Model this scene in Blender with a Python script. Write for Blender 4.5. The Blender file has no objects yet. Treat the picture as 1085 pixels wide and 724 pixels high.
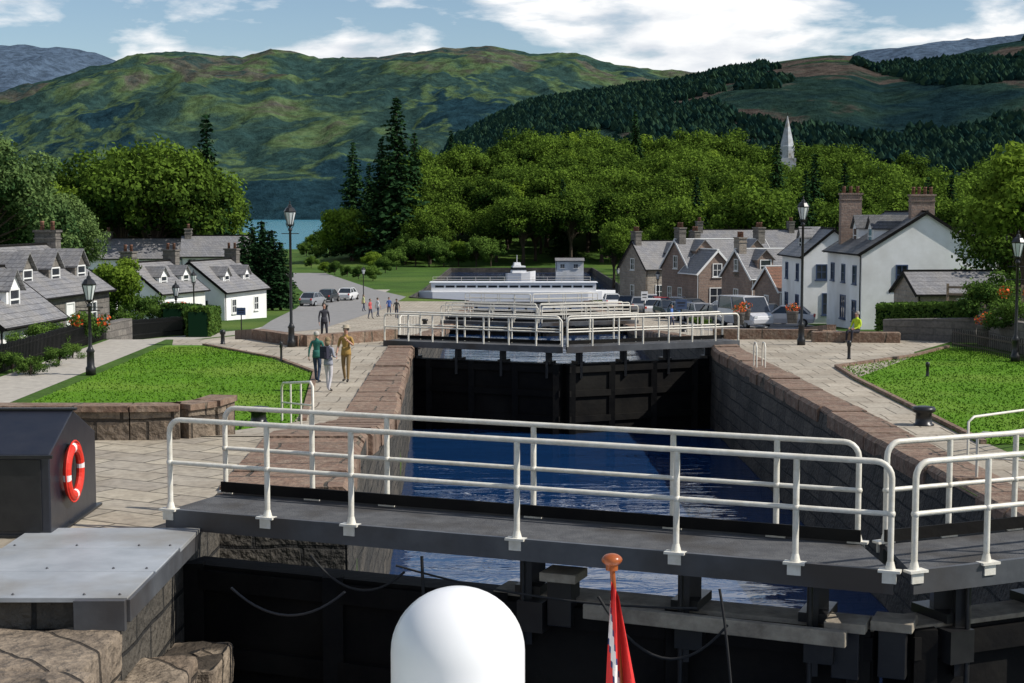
import bpy, bmesh, math, random
import numpy as np
from mathutils import Vector, Matrix, noise
random.seed(7); rng=np.random.default_rng(7)
S=bpy.context.scene
F=1650.0; CH=5.4; HZ=225.0
def lerp(a,b,t): return a+(b-a)*t
def sstep(a,b,x):
    t=max(0,min(1,(x-a)/(b-a))); return t*t*(3-2*t)
def interp(x,pts):
    if x<=pts[0][0]: return pts[0][1]
    for (a,b),(c,d) in zip(pts,pts[1:]):
        if x<=c: return b+(d-b)*(x-a)/(c-a) if c>a else d
    return pts[-1][1]
GP=[(-100,0),(66,0),(72,-0.5),(108,-2.7),(165,-4.8),(230,-6),(330,-6.4),(560,-8.2),(620,-8.95),(700,-14),(9000,-30)]
def g1(y): return interp(y,GP)
def g(x,y):
    z=g1(y)
    if y>300:
        m=sstep(335,450,y)*(1-sstep(540,610,y))*sstep(-55,-15,x)*13
        z+=m
    return z
def gy(py):
    p=py-HZ; lo,hi=10.,600.
    for _ in range(50):
        m=(lo+hi)/2
        if (CH-g1(m))*F/m>p: lo=m
        else: hi=m
    return lo
def X(px,y): return (px-542.5)/F*y
def Z(py,y): return CH-(py-HZ)/F*y
def place(px,py):
    y=gy(py); return (X(px,y),y,g1(y))

# ---------------- materials ----------------
def newmat(name):
    m=bpy.data.materials.new(name); m.use_nodes=True
    nt=m.node_tree; b=nt.nodes['Principled BSDF']; return m,nt,b
def N(nt,t,**k):
    n=nt.nodes.new(t)
    for a,v in k.items(): setattr(n,a,v)
    return n
def c4(c): return (c[0],c[1],c[2],1)
def mat(name,c1,c2=None,scale=3.0,rough=0.7,bump=0.15,metal=0.0,detail=6,c3=None,bscale=None,bdist=0.02,spec=0.4):
    m,nt,b=newmat(name); L=nt.links
    c2=c2 or tuple(v*0.75 for v in c1)
    tc=N(nt,'ShaderNodeTexCoord')
    no=N(nt,'ShaderNodeTexNoise'); no.inputs['Scale'].default_value=scale; no.inputs['Detail'].default_value=detail; no.inputs['Roughness'].default_value=0.65
    L.new(tc.outputs['Object'],no.inputs['Vector'])
    cr=N(nt,'ShaderNodeValToRGB'); cr.color_ramp.elements[0].position=0.35; cr.color_ramp.elements[1].position=0.65
    cr.color_ramp.elements[0].color=c4(c1); cr.color_ramp.elements[1].color=c4(c2)
    L.new(no.outputs['Fac'],cr.inputs['Fac'])
    out=cr.outputs['Color']
    if c3:
        n2=N(nt,'ShaderNodeTexNoise'); n2.inputs['Scale'].default_value=scale*0.23; n2.inputs['Detail'].default_value=7
        L.new(tc.outputs['Object'],n2.inputs['Vector'])
        r2=N(nt,'ShaderNodeValToRGB'); r2.color_ramp.elements[0].position=0.48; r2.color_ramp.elements[1].position=0.66
        mx=N(nt,'ShaderNodeMix',data_type='RGBA'); L.new(n2.outputs['Fac'],r2.inputs['Fac']); L.new(r2.outputs['Color'],mx.inputs[0])
        L.new(out,mx.inputs[6]); mx.inputs[7].default_value=c4(c3); out=mx.outputs[2]
    L.new(out,b.inputs['Base Color'])
    b.inputs['Roughness'].default_value=rough; b.inputs['Metallic'].default_value=metal; b.inputs['Specular IOR Level'].default_value=spec
    if bump>0:
        nb=N(nt,'ShaderNodeTexNoise'); nb.inputs['Scale'].default_value=bscale or scale*4; nb.inputs['Detail'].default_value=5
        L.new(tc.outputs['Object'],nb.inputs['Vector'])
        bp=N(nt,'ShaderNodeBump'); bp.inputs['Strength'].default_value=min(1,bump); bp.inputs['Distance'].default_value=bdist
        L.new(nb.outputs['Fac'],bp.inputs['Height']); L.new(bp.outputs['Normal'],b.inputs['Normal'])
    return m
def brick(name,c1,c2,mortar,bw,bh,ms=0.02,vert=True,rough=0.85,bump=0.6,off=0.5,stain=0.5,staincol=(0.08,0.07,0.05),bdist=0.03,sscale=0.7,rot=0):
    m,nt,b=newmat(name); L=nt.links
    tc=N(nt,'ShaderNodeTexCoord'); src=tc.outputs['Object']
    if vert:
        sp=N(nt,'ShaderNodeSeparateXYZ'); L.new(src,sp.inputs[0])
        ad=N(nt,'ShaderNodeMath',operation='ADD'); L.new(sp.outputs[0],ad.inputs[0]); L.new(sp.outputs[1],ad.inputs[1])
        cb=N(nt,'ShaderNodeCombineXYZ'); L.new(ad.outputs[0],cb.inputs[0]); L.new(sp.outputs[2],cb.inputs[1]); src2=cb.outputs[0]
    else:
        mp=N(nt,'ShaderNodeMapping'); mp.inputs['Rotation'].default_value=(0,0,rot); L.new(src,mp.inputs['Vector']); src2=mp.outputs[0]
    nw=N(nt,'ShaderNodeTexNoise'); nw.inputs['Scale'].default_value=1.2; L.new(src,nw.inputs['Vector'])
    vm=N(nt,'ShaderNodeVectorMath',operation='MULTIPLY_ADD'); L.new(nw.outputs['Color'],vm.inputs[0]); vm.inputs[1].default_value=(bw*.12,bh*.25,0); L.new(src2,vm.inputs[2])
    br=N(nt,'ShaderNodeTexBrick'); br.offset=off
    br.inputs['Scale'].default_value=1; br.inputs['Brick Width'].default_value=bw; br.inputs['Row Height'].default_value=bh
    br.inputs['Mortar Size'].default_value=ms; br.inputs['Mortar Smooth'].default_value=0.4; br.inputs['Bias'].default_value=0
    br.inputs['Color1'].default_value=c4(c1); br.inputs['Color2'].default_value=c4(c2); br.inputs['Mortar'].default_value=c4(mortar)
    L.new(vm.outputs[0],br.inputs['Vector'])
    n2=N(nt,'ShaderNodeTexNoise'); n2.inputs['Scale'].default_value=sscale; n2.inputs['Detail'].default_value=9; n2.inputs['Roughness'].default_value=0.7; L.new(src,n2.inputs['Vector'])
    cr=N(nt,'ShaderNodeValToRGB'); cr.color_ramp.elements[0].position=0.42; cr.color_ramp.elements[1].position=0.68
    cr.color_ramp.elements[1].color=(stain,stain,stain,1)
    L.new(n2.outputs['Fac'],cr.inputs['Fac'])
    mx=N(nt,'ShaderNodeMix',data_type='RGBA'); L.new(cr.outputs['Color'],mx.inputs[0]); L.new(br.outputs['Color'],mx.inputs[6]); mx.inputs[7].default_value=c4(staincol)
    n3=N(nt,'ShaderNodeTexNoise'); n3.inputs['Scale'].default_value=9; n3.inputs['Detail'].default_value=6; L.new(src,n3.inputs['Vector'])
    m3=N(nt,'ShaderNodeMix',data_type='RGBA',blend_type='MULTIPLY'); m3.inputs[0].default_value=0.6
    r3=N(nt,'ShaderNodeValToRGB'); r3.color_ramp.elements[0].color=(.5,.5,.5,1); r3.color_ramp.elements[0].position=.3; r3.color_ramp.elements[1].position=.6
    L.new(n3.outputs['Fac'],r3.inputs['Fac']); L.new(mx.outputs[2],m3.inputs[6]); L.new(r3.outputs['Color'],m3.inputs[7])
    L.new(m3.outputs[2],b.inputs['Base Color']); b.inputs['Roughness'].default_value=rough
    ma=N(nt,'ShaderNodeMath',operation='MULTIPLY_ADD'); L.new(br.outputs['Fac'],ma.inputs[0]); ma.inputs[1].default_value=-1; L.new(n3.outputs['Fac'],ma.inputs[2])
    bp=N(nt,'ShaderNodeBump'); bp.inputs['Strength'].default_value=bump; bp.inputs['Distance'].default_value=bdist
    L.new(ma.outputs[0],bp.inputs['Height']); L.new(bp.outputs['Normal'],b.inputs['Normal'])
    return m
def leafmat(name,dark,light,trans=0.35):
    m,nt,b=newmat(name); L=nt.links
    nt.nodes.remove(b); b=N(nt,'ShaderNodeBsdfDiffuse')
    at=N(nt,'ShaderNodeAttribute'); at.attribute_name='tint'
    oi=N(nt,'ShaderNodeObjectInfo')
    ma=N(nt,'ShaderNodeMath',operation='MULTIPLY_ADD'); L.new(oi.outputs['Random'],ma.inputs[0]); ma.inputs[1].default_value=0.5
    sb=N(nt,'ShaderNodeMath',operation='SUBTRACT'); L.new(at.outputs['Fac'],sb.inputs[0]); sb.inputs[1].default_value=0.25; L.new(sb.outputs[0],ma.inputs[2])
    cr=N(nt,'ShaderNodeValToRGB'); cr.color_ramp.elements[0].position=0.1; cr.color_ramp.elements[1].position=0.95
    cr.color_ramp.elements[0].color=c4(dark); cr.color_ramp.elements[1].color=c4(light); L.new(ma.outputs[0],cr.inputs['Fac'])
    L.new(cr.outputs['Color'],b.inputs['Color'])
    out=nt.nodes['Material Output']
    if trans>0:
        tr=N(nt,'ShaderNodeBsdfTranslucent'); L.new(cr.outputs['Color'],tr.inputs['Color'])
        ms=N(nt,'ShaderNodeMixShader'); ms.inputs[0].default_value=trans
        L.new(b.outputs[0],ms.inputs[1]); L.new(tr.outputs[0],ms.inputs[2]); L.new(ms.outputs[0],out.inputs['Surface'])
    else: L.new(b.outputs[0],out.inputs['Surface'])
    return m
M={}
M['paving']=brick('paving_stone',(0.47,0.41,0.31),(0.33,0.29,0.235),(0.08,0.07,0.05),1.15,0.62,0.022,vert=False,bump=.5,stain=.65,staincol=(0.21,0.17,0.12),bdist=.015,rot=0.5,sscale=1.1)
M['quaypave']=brick('quay_paving',(0.48,0.42,0.33),(0.35,0.31,0.245),(0.13,0.11,0.08),0.9,1.3,0.028,vert=False,bump=.4,stain=.7,staincol=(0.23,0.185,0.13),bdist=.01,sscale=.45)
M['coping']=brick('coping_stone',(0.15,0.085,0.055),(0.22,0.135,0.09),(0.03,0.025,0.015),2.4,1.1,0.03,vert=False,bump=1,stain=.85,staincol=(0.28,0.215,0.155),sscale=3,bdist=.05)
M['wallstone']=brick('lock_wall_stone',(0.06,0.054,0.045),(0.11,0.095,0.075),(0.012,0.011,0.01),1.3,0.45,0.03,bump=1,stain=.9,staincol=(0.018,0.018,0.015),bdist=.1,sscale=.5)
M['rough']=brick('rough_masonry',(0.20,0.15,0.105),(0.30,0.24,0.175),(0.04,0.03,0.02),0.9,0.5,0.03,bump=1,stain=.85,staincol=(0.055,0.04,0.027),bdist=.09,sscale=2.6)
M['road']=mat('asphalt',(0.26,0.25,0.24),(0.19,0.185,0.18),2,0.9,.2)
M['path']=mat('gravel_path',(0.42,0.385,0.33),(0.31,0.285,0.245),3,0.95,.3)
M['grass']=mat('lawn_grass',(0.105,0.225,0.016),(0.075,0.17,0.012),.8,0.9,.7,c3=(0.145,0.24,0.03),bscale=30,bdist=.04,spec=.1,detail=12)
M['meadow']=mat('meadow_grass',(0.065,0.125,0.02),(0.04,0.08,0.016),.15,0.95,.6,c3=(0.10,0.15,0.03),bscale=2,bdist=.3,spec=.1)
M['steelD']=mat('painted_steel_dark',(0.035,0.037,0.042),(0.06,0.06,0.062),3,0.5,.2,spec=.5,c3=(0.085,0.08,0.075))
M['deck']=mat('deck_grating',(0.06,0.06,0.063),(0.10,0.10,0.10),5,0.75,.6,bscale=60,c3=(.045,.04,.035))
M['fascia']=mat('deck_fascia',(0.06,0.064,0.072),(0.095,0.10,0.108),2,0.45,.15,c3=(.045,.036,.03))
M['black']=mat('black_gate_timber',(0.004,0.004,0.0045),(0.009,0.008,0.007),2,0.7,.5,bscale=8,spec=.12,c3=(.016,.015,.013))
M['blackpaint']=mat('black_paint',(0.012,0.012,0.013),(0.02,0.02,0.02),4,0.35,.05)
M['cream']=mat('cream_rail_paint',(0.74,0.71,0.63),(0.60,0.56,0.47),9,0.4,.1,spec=.5,detail=9)
M['plate']=mat('galvanised_plate',(0.40,0.42,0.44),(0.31,0.33,0.35),2,0.55,.15,metal=.2,c3=(.22,.2,.165),detail=9)
M['timber']=mat('weathered_timber',(0.34,0.30,0.23),(0.18,0.15,0.115),4,0.85,.5)
M['white']=mat('white_harl',(0.86,0.86,0.85),(0.78,0.78,0.76),1.2,0.9,.3,bscale=30,c3=(.66,.65,.62))
M['whitegel']=mat('white_gelcoat',(0.82,0.82,0.82),(0.79,0.79,0.79),2,0.3,.02,bscale=3)
M['slate']=brick('slate_roof',(0.17,0.17,0.18),(0.25,0.245,0.25),(0.07,0.07,0.075),0.3,0.2,0.015,bump=.4,stain=.6,staincol=(0.25,0.23,0.20),bdist=.02,rough=.6)
M['slateD']=brick('dark_slate_roof',(0.06,0.063,0.07),(0.11,0.11,0.115),(0.02,0.02,0.02),0.3,0.2,0.015,bump=.4,stain=.5,staincol=(0.14,0.13,0.10),bdist=.02,rough=.6)
M['tile']=brick('brown_tile_roof',(0.20,0.085,0.05),(0.27,0.13,0.085),(0.05,0.03,0.02),0.35,0.25,0.02,bump=.5,stain=.4)
M['stone']=brick('rubble_stone',(0.27,0.225,0.18),(0.37,0.32,0.26),(0.30,0.28,0.25),0.5,0.26,0.03,bump=.8,stain=.5,staincol=(0.16,0.13,0.10))
M['stoneR']=brick('brown_sandstone',(0.235,0.165,0.13),(0.315,0.225,0.175),(0.28,0.24,0.21),0.5,0.26,0.02,bump=.8,stain=.5,staincol=(0.15,0.11,0.09))
M['stoneD']=brick('grey_rubble',(0.14,0.125,0.11),(0.21,0.19,0.165),(0.13,0.12,0.105),0.6,0.3,0.03,bump=.9,stain=.5,staincol=(0.06,0.055,0.05))
M['glass']=mat('window_glass',(0.02,0.025,0.03),(0.03,0.035,0.045),1,0.08,0,spec=.8)
M['frame']=mat('white_frame',(0.75,0.75,0.73),(0.7,0.7,0.68),5,0.5,0)
M['frameB']=mat('blue_frame',(0.05,0.08,0.16),(0.04,0.07,0.14),5,0.5,0)
M['wood']=mat('fence_wood',(0.26,0.19,0.13),(0.16,0.12,0.08),5,0.85,.4)
M['bark']=mat('bark',(0.07,0.05,0.035),(0.04,0.03,0.022),4,0.95,.6)
M['red']=mat('red_plastic',(0.68,0.03,0.015),(0.58,0.03,0.015),8,0.45,.1)
M['redflag']=mat('red_cloth',(0.62,0.025,0.02),(0.5,0.02,0.02),8,0.8,.1)
M['whitecloth']=mat('white_cloth',(0.78,0.75,0.7),(0.68,0.62,0.62),8,0.8,.1)
M['navycloth']=mat('navy_cloth',(0.02,0.03,0.12),(0.02,0.03,0.1),8,0.8,.1)
M['varnish']=mat('varnished_wood',(0.40,0.11,0.03),(0.28,0.07,0.02),8,0.3,.05)
M['cab']=mat('cabinet_navy',(0.010,0.012,0.020),(0.018,0.019,0.026),3,0.33,.25,spec=.6,bscale=3)
M['rubber']=mat('rubber',(0.015,0.015,0.015),(0.02,0.02,0.02),4,0.8,0)
M['lampglass']=mat('lamp_glass',(0.65,0.68,0.68),(0.55,0.58,0.6),2,0.15,0)
M['flowers']=mat('orange_flowers',(0.8,0.2,0.02),(0.65,0.03,0.02),14,0.8,0)
M['oak']=leafmat('oak_foliage',(0.012,0.032,0.008),(0.125,0.20,0.028),.2)
M['birch']=leafmat('birch_foliage',(0.03,0.07,0.025),(0.17,0.25,0.08),.25)
M['con']=leafmat('conifer_foliage',(0.006,0.020,0.010),(0.03,0.068,0.024),.0)
M['shrub']=leafmat('shrub_foliage',(0.015,0.042,0.012),(0.11,0.185,0.035),.2)
M['lime']=leafmat('lime_foliage',(0.04,0.085,0.012),(0.19,0.28,0.035),.3)

def water(name,base,bs,bstr,stretch=(1,1,1),rough=.03,dist=.12):
    m,nt,b=newmat(name); L=nt.links
    b.inputs['Base Color'].default_value=c4(base); b.inputs['Roughness'].default_value=rough; b.inputs['IOR'].default_value=1.4
    tc=N(nt,'ShaderNodeTexCoord'); mp=N(nt,'ShaderNodeMapping'); mp.inputs['Scale'].default_value=stretch; L.new(tc.outputs['Object'],mp.inputs['Vector'])
    n=N(nt,'ShaderNodeTexNoise'); n.inputs['Scale'].default_value=bs; n.inputs['Detail'].default_value=3; n.inputs['Distortion'].default_value=.8; L.new(mp.outputs[0],n.inputs['Vector'])
    n2=N(nt,'ShaderNodeTexNoise'); n2.inputs['Scale'].default_value=bs*.22; n2.inputs['Detail'].default_value=2; L.new(mp.outputs[0],n2.inputs['Vector'])
    ad=N(nt,'ShaderNodeMath',operation='MULTIPLY_ADD'); L.new(n2.outputs['Fac'],ad.inputs[0]); ad.inputs[1].default_value=2.2; L.new(n.outputs['Fac'],ad.inputs[2])
    bp=N(nt,'ShaderNodeBump'); bp.inputs['Strength'].default_value=bstr; bp.inputs['Distance'].default_value=dist
    L.new(ad.outputs[0],bp.inputs['Height']); L.new(bp.outputs['Normal'],b.inputs['Normal'])
    return m
M['water']=water('lock_water_mat',(0.006,0.03,0.095),1.2,.30,(0.45,1.3,1))
M['loch']=water('loch_water_mat',(0.05,0.24,0.33),.12,.3,rough=.2)

# ---------------- mesh builder ----------------
class MB:
    def __init__(s): s.v=[];s.f=[];s.m=[];s.sm=[]
    def add(s,vs,fs,mi=0,sm=False):
        o=len(s.v); s.v+= [tuple(v) for v in vs]
        for f in fs: s.f.append([i+o for i in f]); s.m.append(mi); s.sm.append(sm)
    def box(s,c,d,rz=0,mi=0,taper=1.0):
        co,si=math.cos(rz),math.sin(rz); vs=[]
        for z in (-1,1):
            k=taper if z>0 else 1
            for x,y in ((-1,-1),(1,-1),(1,1),(-1,1)):
                a=x*d[0]/2*k;b=y*d[1]/2*k
                vs.append((c[0]+a*co-b*si,c[1]+a*si+b*co,c[2]+z*d[2]/2))
        s.add(vs,[(3,2,1,0),(4,5,6,7),(0,1,5,4),(1,2,6,5),(2,3,7,6),(3,0,4,7)],mi)
    def beam(s,p,q,w,h,mi=0,up=(0,0,1)):
        p=Vector(p);q=Vector(q);d=(q-p).normalized();u=Vector(up)
        if abs(d.dot(u))>.99:u=Vector((0,1,0))
        r=d.cross(u).normalized();u=r.cross(d)
        vs=[]
        for e in (p,q):
            for a,b in ((-1,-1),(1,-1),(1,1),(-1,1)): vs.append(e+r*a*w/2+u*b*h/2)
        s.add(vs,[(0,1,2,3),(7,6,5,4),(0,4,5,1),(1,5,6,2),(2,6,7,3),(3,7,4,0)],mi)
    def tube(s,pts,r,n=8,mi=0,cap=True):
        P=[Vector(p) for p in pts]; K=len(P); R=r if isinstance(r,(list,tuple)) else [r]*K
        vs=[];prev=None
        for i in range(K):
            d=(P[min(i+1,K-1)]-P[max(i-1,0)]).normalized()
            if prev is None:
                a=Vector((0,0,1)) if abs(d.z)<.9 else Vector((1,0,0))
                u=d.cross(a).normalized()
            else:
                u=(prev-d*prev.dot(d)).normalized()
            prev=u; w=d.cross(u)
            for k in range(n):
                t=2*math.pi*k/n; vs.append(P[i]+(u*math.cos(t)+w*math.sin(t))*R[i])
        fs=[]
        for i in range(K-1):
            for k in range(n):
                a=i*n+k;b=i*n+(k+1)%n; fs.append((a,b,b+n,a+n))
        s.add(vs,fs,mi,True)
        if cap: s.add(vs[:n],[tuple(range(n))[::-1]],mi); s.add(vs[-n:],[tuple(range(n))],mi)
    def lathe(s,prof,c,n=12,mi=0,sx=1,sy=1,sm=True):
        vs=[];fs=[]
        for r,z in prof:
            for k in range(n):
                t=2*math.pi*k/n; vs.append((c[0]+r*sx*math.cos(t),c[1]+r*sy*math.sin(t),c[2]+z))
        K=len(prof)
        for i in range(K-1):
            for k in range(n):
                a=i*n+k;b=i*n+(k+1)%n; fs.append((a,b,b+n,a+n))
        fs.append(tuple(range(n))[::-1]); fs.append(tuple((K-1)*n+k for k in range(n)))
        s.add(vs,fs,mi,sm)
    def ball(s,c,r,n=10,mi=0,sx=1,sy=1,sz=1):
        s.lathe([(max(.001,r*math.sin(math.pi*i/n)),-r*sz*math.cos(math.pi*i/n)) for i in range(n+1)],c,n+2,mi,sx,sy)
    def prism(s,poly,z0,z1,mi=0,mtop=None):
        n=len(poly); vs=[(x,y,z0) for x,y in poly]+[(x,y,z1) for x,y in poly]
        s.add(vs,[(i,(i+1)%n,(i+1)%n+n,i+n) for i in range(n)],mi)
        s.add(vs,[tuple(range(n,2*n))],mi if mtop is None else mtop); s.add(vs,[tuple(range(n))[::-1]],mi)
    def build(s,name,mats,parent=None,loc=None,rz=0,bevel=0):
        me=bpy.data.meshes.new(name); me.from_pydata(s.v,[],s.f)
        for m in (mats if isinstance(mats,list) else [mats]): me.materials.append(M[m] if isinstance(m,str) else m)
        me.polygons.foreach_set('material_index',s.m); me.polygons.foreach_set('use_smooth',s.sm)
        me.update()
        o=bpy.data.objects.new(name,me); S.collection.objects.link(o)
        if parent: o.parent=parent
        if loc: o.location=loc
        o.rotation_euler[2]=rz
        if bevel:
            b=o.modifiers.new('bevel','BEVEL'); b.width=bevel; b.segments=2; b.limit_method='ANGLE'
        return o
def empty(name,loc=(0,0,0),rz=0):
    e=bpy.data.objects.new(name,None); e.location=loc; e.rotation_euler[2]=rz; S.collection.objects.link(e); return e

# ---------------- canal geometry ----------------
LP=[(-40,-4.0),(20.99,-4.0),(21.0,-2.3),(60,-3.95),(66,-4.1),(110,-4.6),(165,-4.3),(185,-4.5),(196,-13),(330,-13)]
RP=[(-40,9.2),(20,9.15),(60,8.0),(66,8.2),(110,8.4),(165,8.3),(185,8.5),(196,17),(330,17)]
Lx=lambda y:interp(y,LP); Rx=lambda y:interp(y,RP)
def ground():
    rows=[-40,0,13,20.99,21,26,32,40,50,60,66,72,80,90,100,108,109,111,115,125,140,155,165,175,185,196,210,230,260,290,315,330]
    rows+= [330.5]+list(range(340,640,12))+[660,700,900,1500,3000,9000]
    offs=[0,.9,3,7,12,18,25,35,50,65,80,100,125,150,180,220,300,450,800,2000,6000]
    V=[];Fc=[]
    for y in rows:
        yy=min(y,330)
        L_,R_=Lx(yy),Rx(yy)
        for x in [(L_-o) for o in offs[::-1]]: V.append((x,y,g(x,y)))
        for t in (0,.25,.5,.75,1):
            x=lerp(L_+.02,R_-.02,t); V.append((x,y,-9.5 if y<=330 else g(x,y)))
        for o in offs:
            x=R_+o; V.append((x,y,g(x,y)))
    nc=2*len(offs)+5
    for i in range(len(rows)-1):
        for j in range(nc-1):
            a=i*nc+j; Fc.append((a,a+1,a+nc+1,a+nc))
    mb=MB(); mb.add(V,Fc); mb.build('ground','meadow')
ground()
def drape(name,ys,xl,xr,dz,m,nx=4):
    mb=MB();V=[];Fc=[]
    ys=sorted(set(ys+[p[0] for p in GP if ys[0]<p[0]<ys[-1]]+[p[0] for p in LP if ys[0]<p[0]<ys[-1]]))
    for y in ys:
        for i in range(nx+1):
            V.append((lerp(xl(y),xr(y),i/nx),y,g1(y)+dz))
    for i in range(len(ys)-1):
        for j in range(nx):
            a=i*(nx+1)+j; Fc.append((a,a+1,a+nx+2,a+nx+1))
    mb.add(V,Fc); return mb.build(name,m)
drape('quay_pavement',[26.5,40,60,66,72,90,110,165,185],lambda y:Lx(y)-5.0-(sstep(50,64,y)*5.3),lambda y:Lx(y)-.9,.008,'quaypave')
drape('footpath',[36,60,100,165,190,230],lambda y:-16.6-(.02*(y-40)),lambda y:-14.2-(.02*(y-40)),.008,'path')
drape('access_road',[84,100,125,165,200,260,300],lambda y:interp(y,[(84,-15),(125,-19.4),(200,-26),(300,-44)]),lambda y:interp(y,[(84,-14.1),(100,-13.2),(200,-13.6),(300,-36)]),.02,'road')
drape('quay_pavement',[20,40,60,66,110,165,185],lambda y:Rx(y)+.9,lambda y:interp(y,[(20,11.8),(36,10.9),(54,11.2),(62,17),(66,19),(200,19)]),.008,'quaypave')
drape('lawn',[27,36,44,52,58,63],lambda y:-13.6-(.02*(y-40)),lambda y:interp(y,[(27,-5.6),(40,-5.4),(52,-6.6),(57,-8.6),(63,-12.5)]),.018,'grass')
drape('lawn',[36,42,50,58,62],lambda y:interp(y,[(36,10.9),(50,11.0),(54,11.3),(58,15),(62,17.5)]),lambda y:interp(y,[(36,18),(62,19)]),.018,'grass')
drape('road',[66,80,100,125,165,200],lambda y:interp(y,[(66,12.5),(200,13.5)]),lambda y:interp(y,[(66,19),(90,20),(110,22),(200,26)]),.014,'road')
mb=MB()
for i in range(14):
    y=92+i*5; mb.beam((18.2,y,g1(y)+.02),(20.4,y+.3,g1(y+.3)+.02),.12,.004)
mb.build('parking_bay_markings','frame')
mb=MB()
for a,b in (((11.0,36),(11.1,50)),((11.1,50),(11.3,54)),((11.3,54),(15,58)),((15,58),(17.4,61.9))): mb.beam((a[0],a[1],.05),(b[0],b[1],.05),.14,.12)
mb.build('kerb','coping')
mb=MB()
for a,b in (((-5.4,40),(-6.6,52)),((-6.6,52),(-8.6,57)),((-8.6,57),(-12.5,63))): mb.beam((a[0],a[1],.04),(b[0],b[1],.04),.16,.1)
mb.build('kerb','coping')
def tufts(name,n,fx,y0,y1,seed,h=.05):
    r=np.random.default_rng(seed); V=[];Fc=[]
    for i in range(n):
        y=y0+(y1-y0)*r.random()**1.3; a,b=fx(y); x=a+(b-a)*r.random(); hh=h*(.3+.9*r.random()); an=r.random()*6.28; w=.03
        dx,dy=math.cos(an)*w,math.sin(an)*w; lx,ly=(r.random(2)-.5)*.08
        o=len(V); V+=[(x-dx,y-dy,.015),(x+dx,y+dy,.015),(x+lx,y+ly,.018+hh)]; Fc.append((o,o+1,o+2))
    mb=MB(); mb.add(V,Fc); mb.build(name,'grass')
tufts('grass_tufts',24000,lambda y:(-13.6-(.02*(y-40)),interp(y,[(27,-5.6),(40,-5.4),(52,-6.6),(57,-8.6),(63,-12.5)])),30,62,1)
tufts('grass_tufts',18000,lambda y:(interp(y,[(36,10.9),(50,11.0),(54,11.3),(58,15),(62,17.5)]),18.5),36,61,2)

def ramp(y): return interp(y,[(26.2,1.6),(40,0)])
def wallobj(name,ys,xt,xb,zt,zb,side):
    mb=MB();V=[];n=8
    for y in ys:
        for k in range(n+1):
            t=k/n; V.append((lerp(xt(y),xb(y),t)+.03*side+ (noise.noise(Vector((y*.9,t*6,side)))*.05),y,lerp(zt(y),zb,t)))
    Fc=[]
    for i in range(len(ys)-1):
        for k in range(n):
            a=i*(n+1)+k; Fc.append((a,a+1,a+n+2,a+n+1) if side>0 else (a,a+n+1,a+n+2,a+1))
    mb.add(V,Fc); return mb.build(name,'wallstone')
ysA=[21+i*1.0 for i in range(46)]
wallobj('lock_wall',ysA,Lx,Lx,lambda y:ramp(y)-.05,-9,1)
wallobj('lock_wall',ysA,Rx,lambda y:interp(y,[(20,6.6),(60,7.95),(66,8.2)]),lambda y:-.05,-9,-1)
ysB=[66+i*2.0 for i in range(61)]
wallobj('lock_wall',ysB,Lx,Lx,lambda y:g1(y)-.05,-9,1)
wallobj('lock_wall',ysB,Rx,Rx,lambda y:g1(y)-.05,-9,-1)
def coping(name,ys,x0,side,zf,wd,seg=1.4):
    mb=MB();y=ys[0]
    while y<ys[1]:
        L_=seg*random.uniform(.7,1.3); y2=min(y+L_,ys[1])
        jz=random.uniform(-.02,.025); jx=random.uniform(-.05,.05)
        w=wd(y)
        V=[]
        for yy in (y+.008,y2-.012):
            xi=x0(yy)+.07*side+jx; xo=x0(yy)-w*side; z=zf(yy)
            V+= [(xi,yy,z-.35),(xi,yy,z-.02+jz),(xi-.1*side,yy,z+.07+jz),(xo,yy,z+.07+jz),(xo,yy,z-.35)]
        mb.add(V,[(0,1,6,5),(1,2,7,6),(2,3,8,7),(3,4,9,8),(0,4,3,2,1),(5,6,7,8,9)])
        y=y2
    return mb.build(name,'coping')
coping('coping_stones',(21.05,62),Lx,1,ramp,lambda y:interp(y,[(21,1.7),(60,.95)]))
coping('coping_stones',(20,63),Rx,-1,lambda y:0,lambda y:1.0)
coping('coping_stones',(66.5,185),Lx,1,g1,lambda y:.9,2.5)
coping('coping_stones',(66.5,185),Rx,-1,g1,lambda y:.9,2.5)
mb=MB()
for s,fx in ((1,Lx),(-1,Rx)):
    for y in range(186,330,4): mb.beam((fx(y),y,g1(y)-1.5),(fx(y+4),y+4,g1(y+4)-1.5),.3,3.2)
mb.beam((-13,330,-7.9),(17,330,-7.9),.3,3.2)
mb.build('basin_wall','wallstone')

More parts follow.
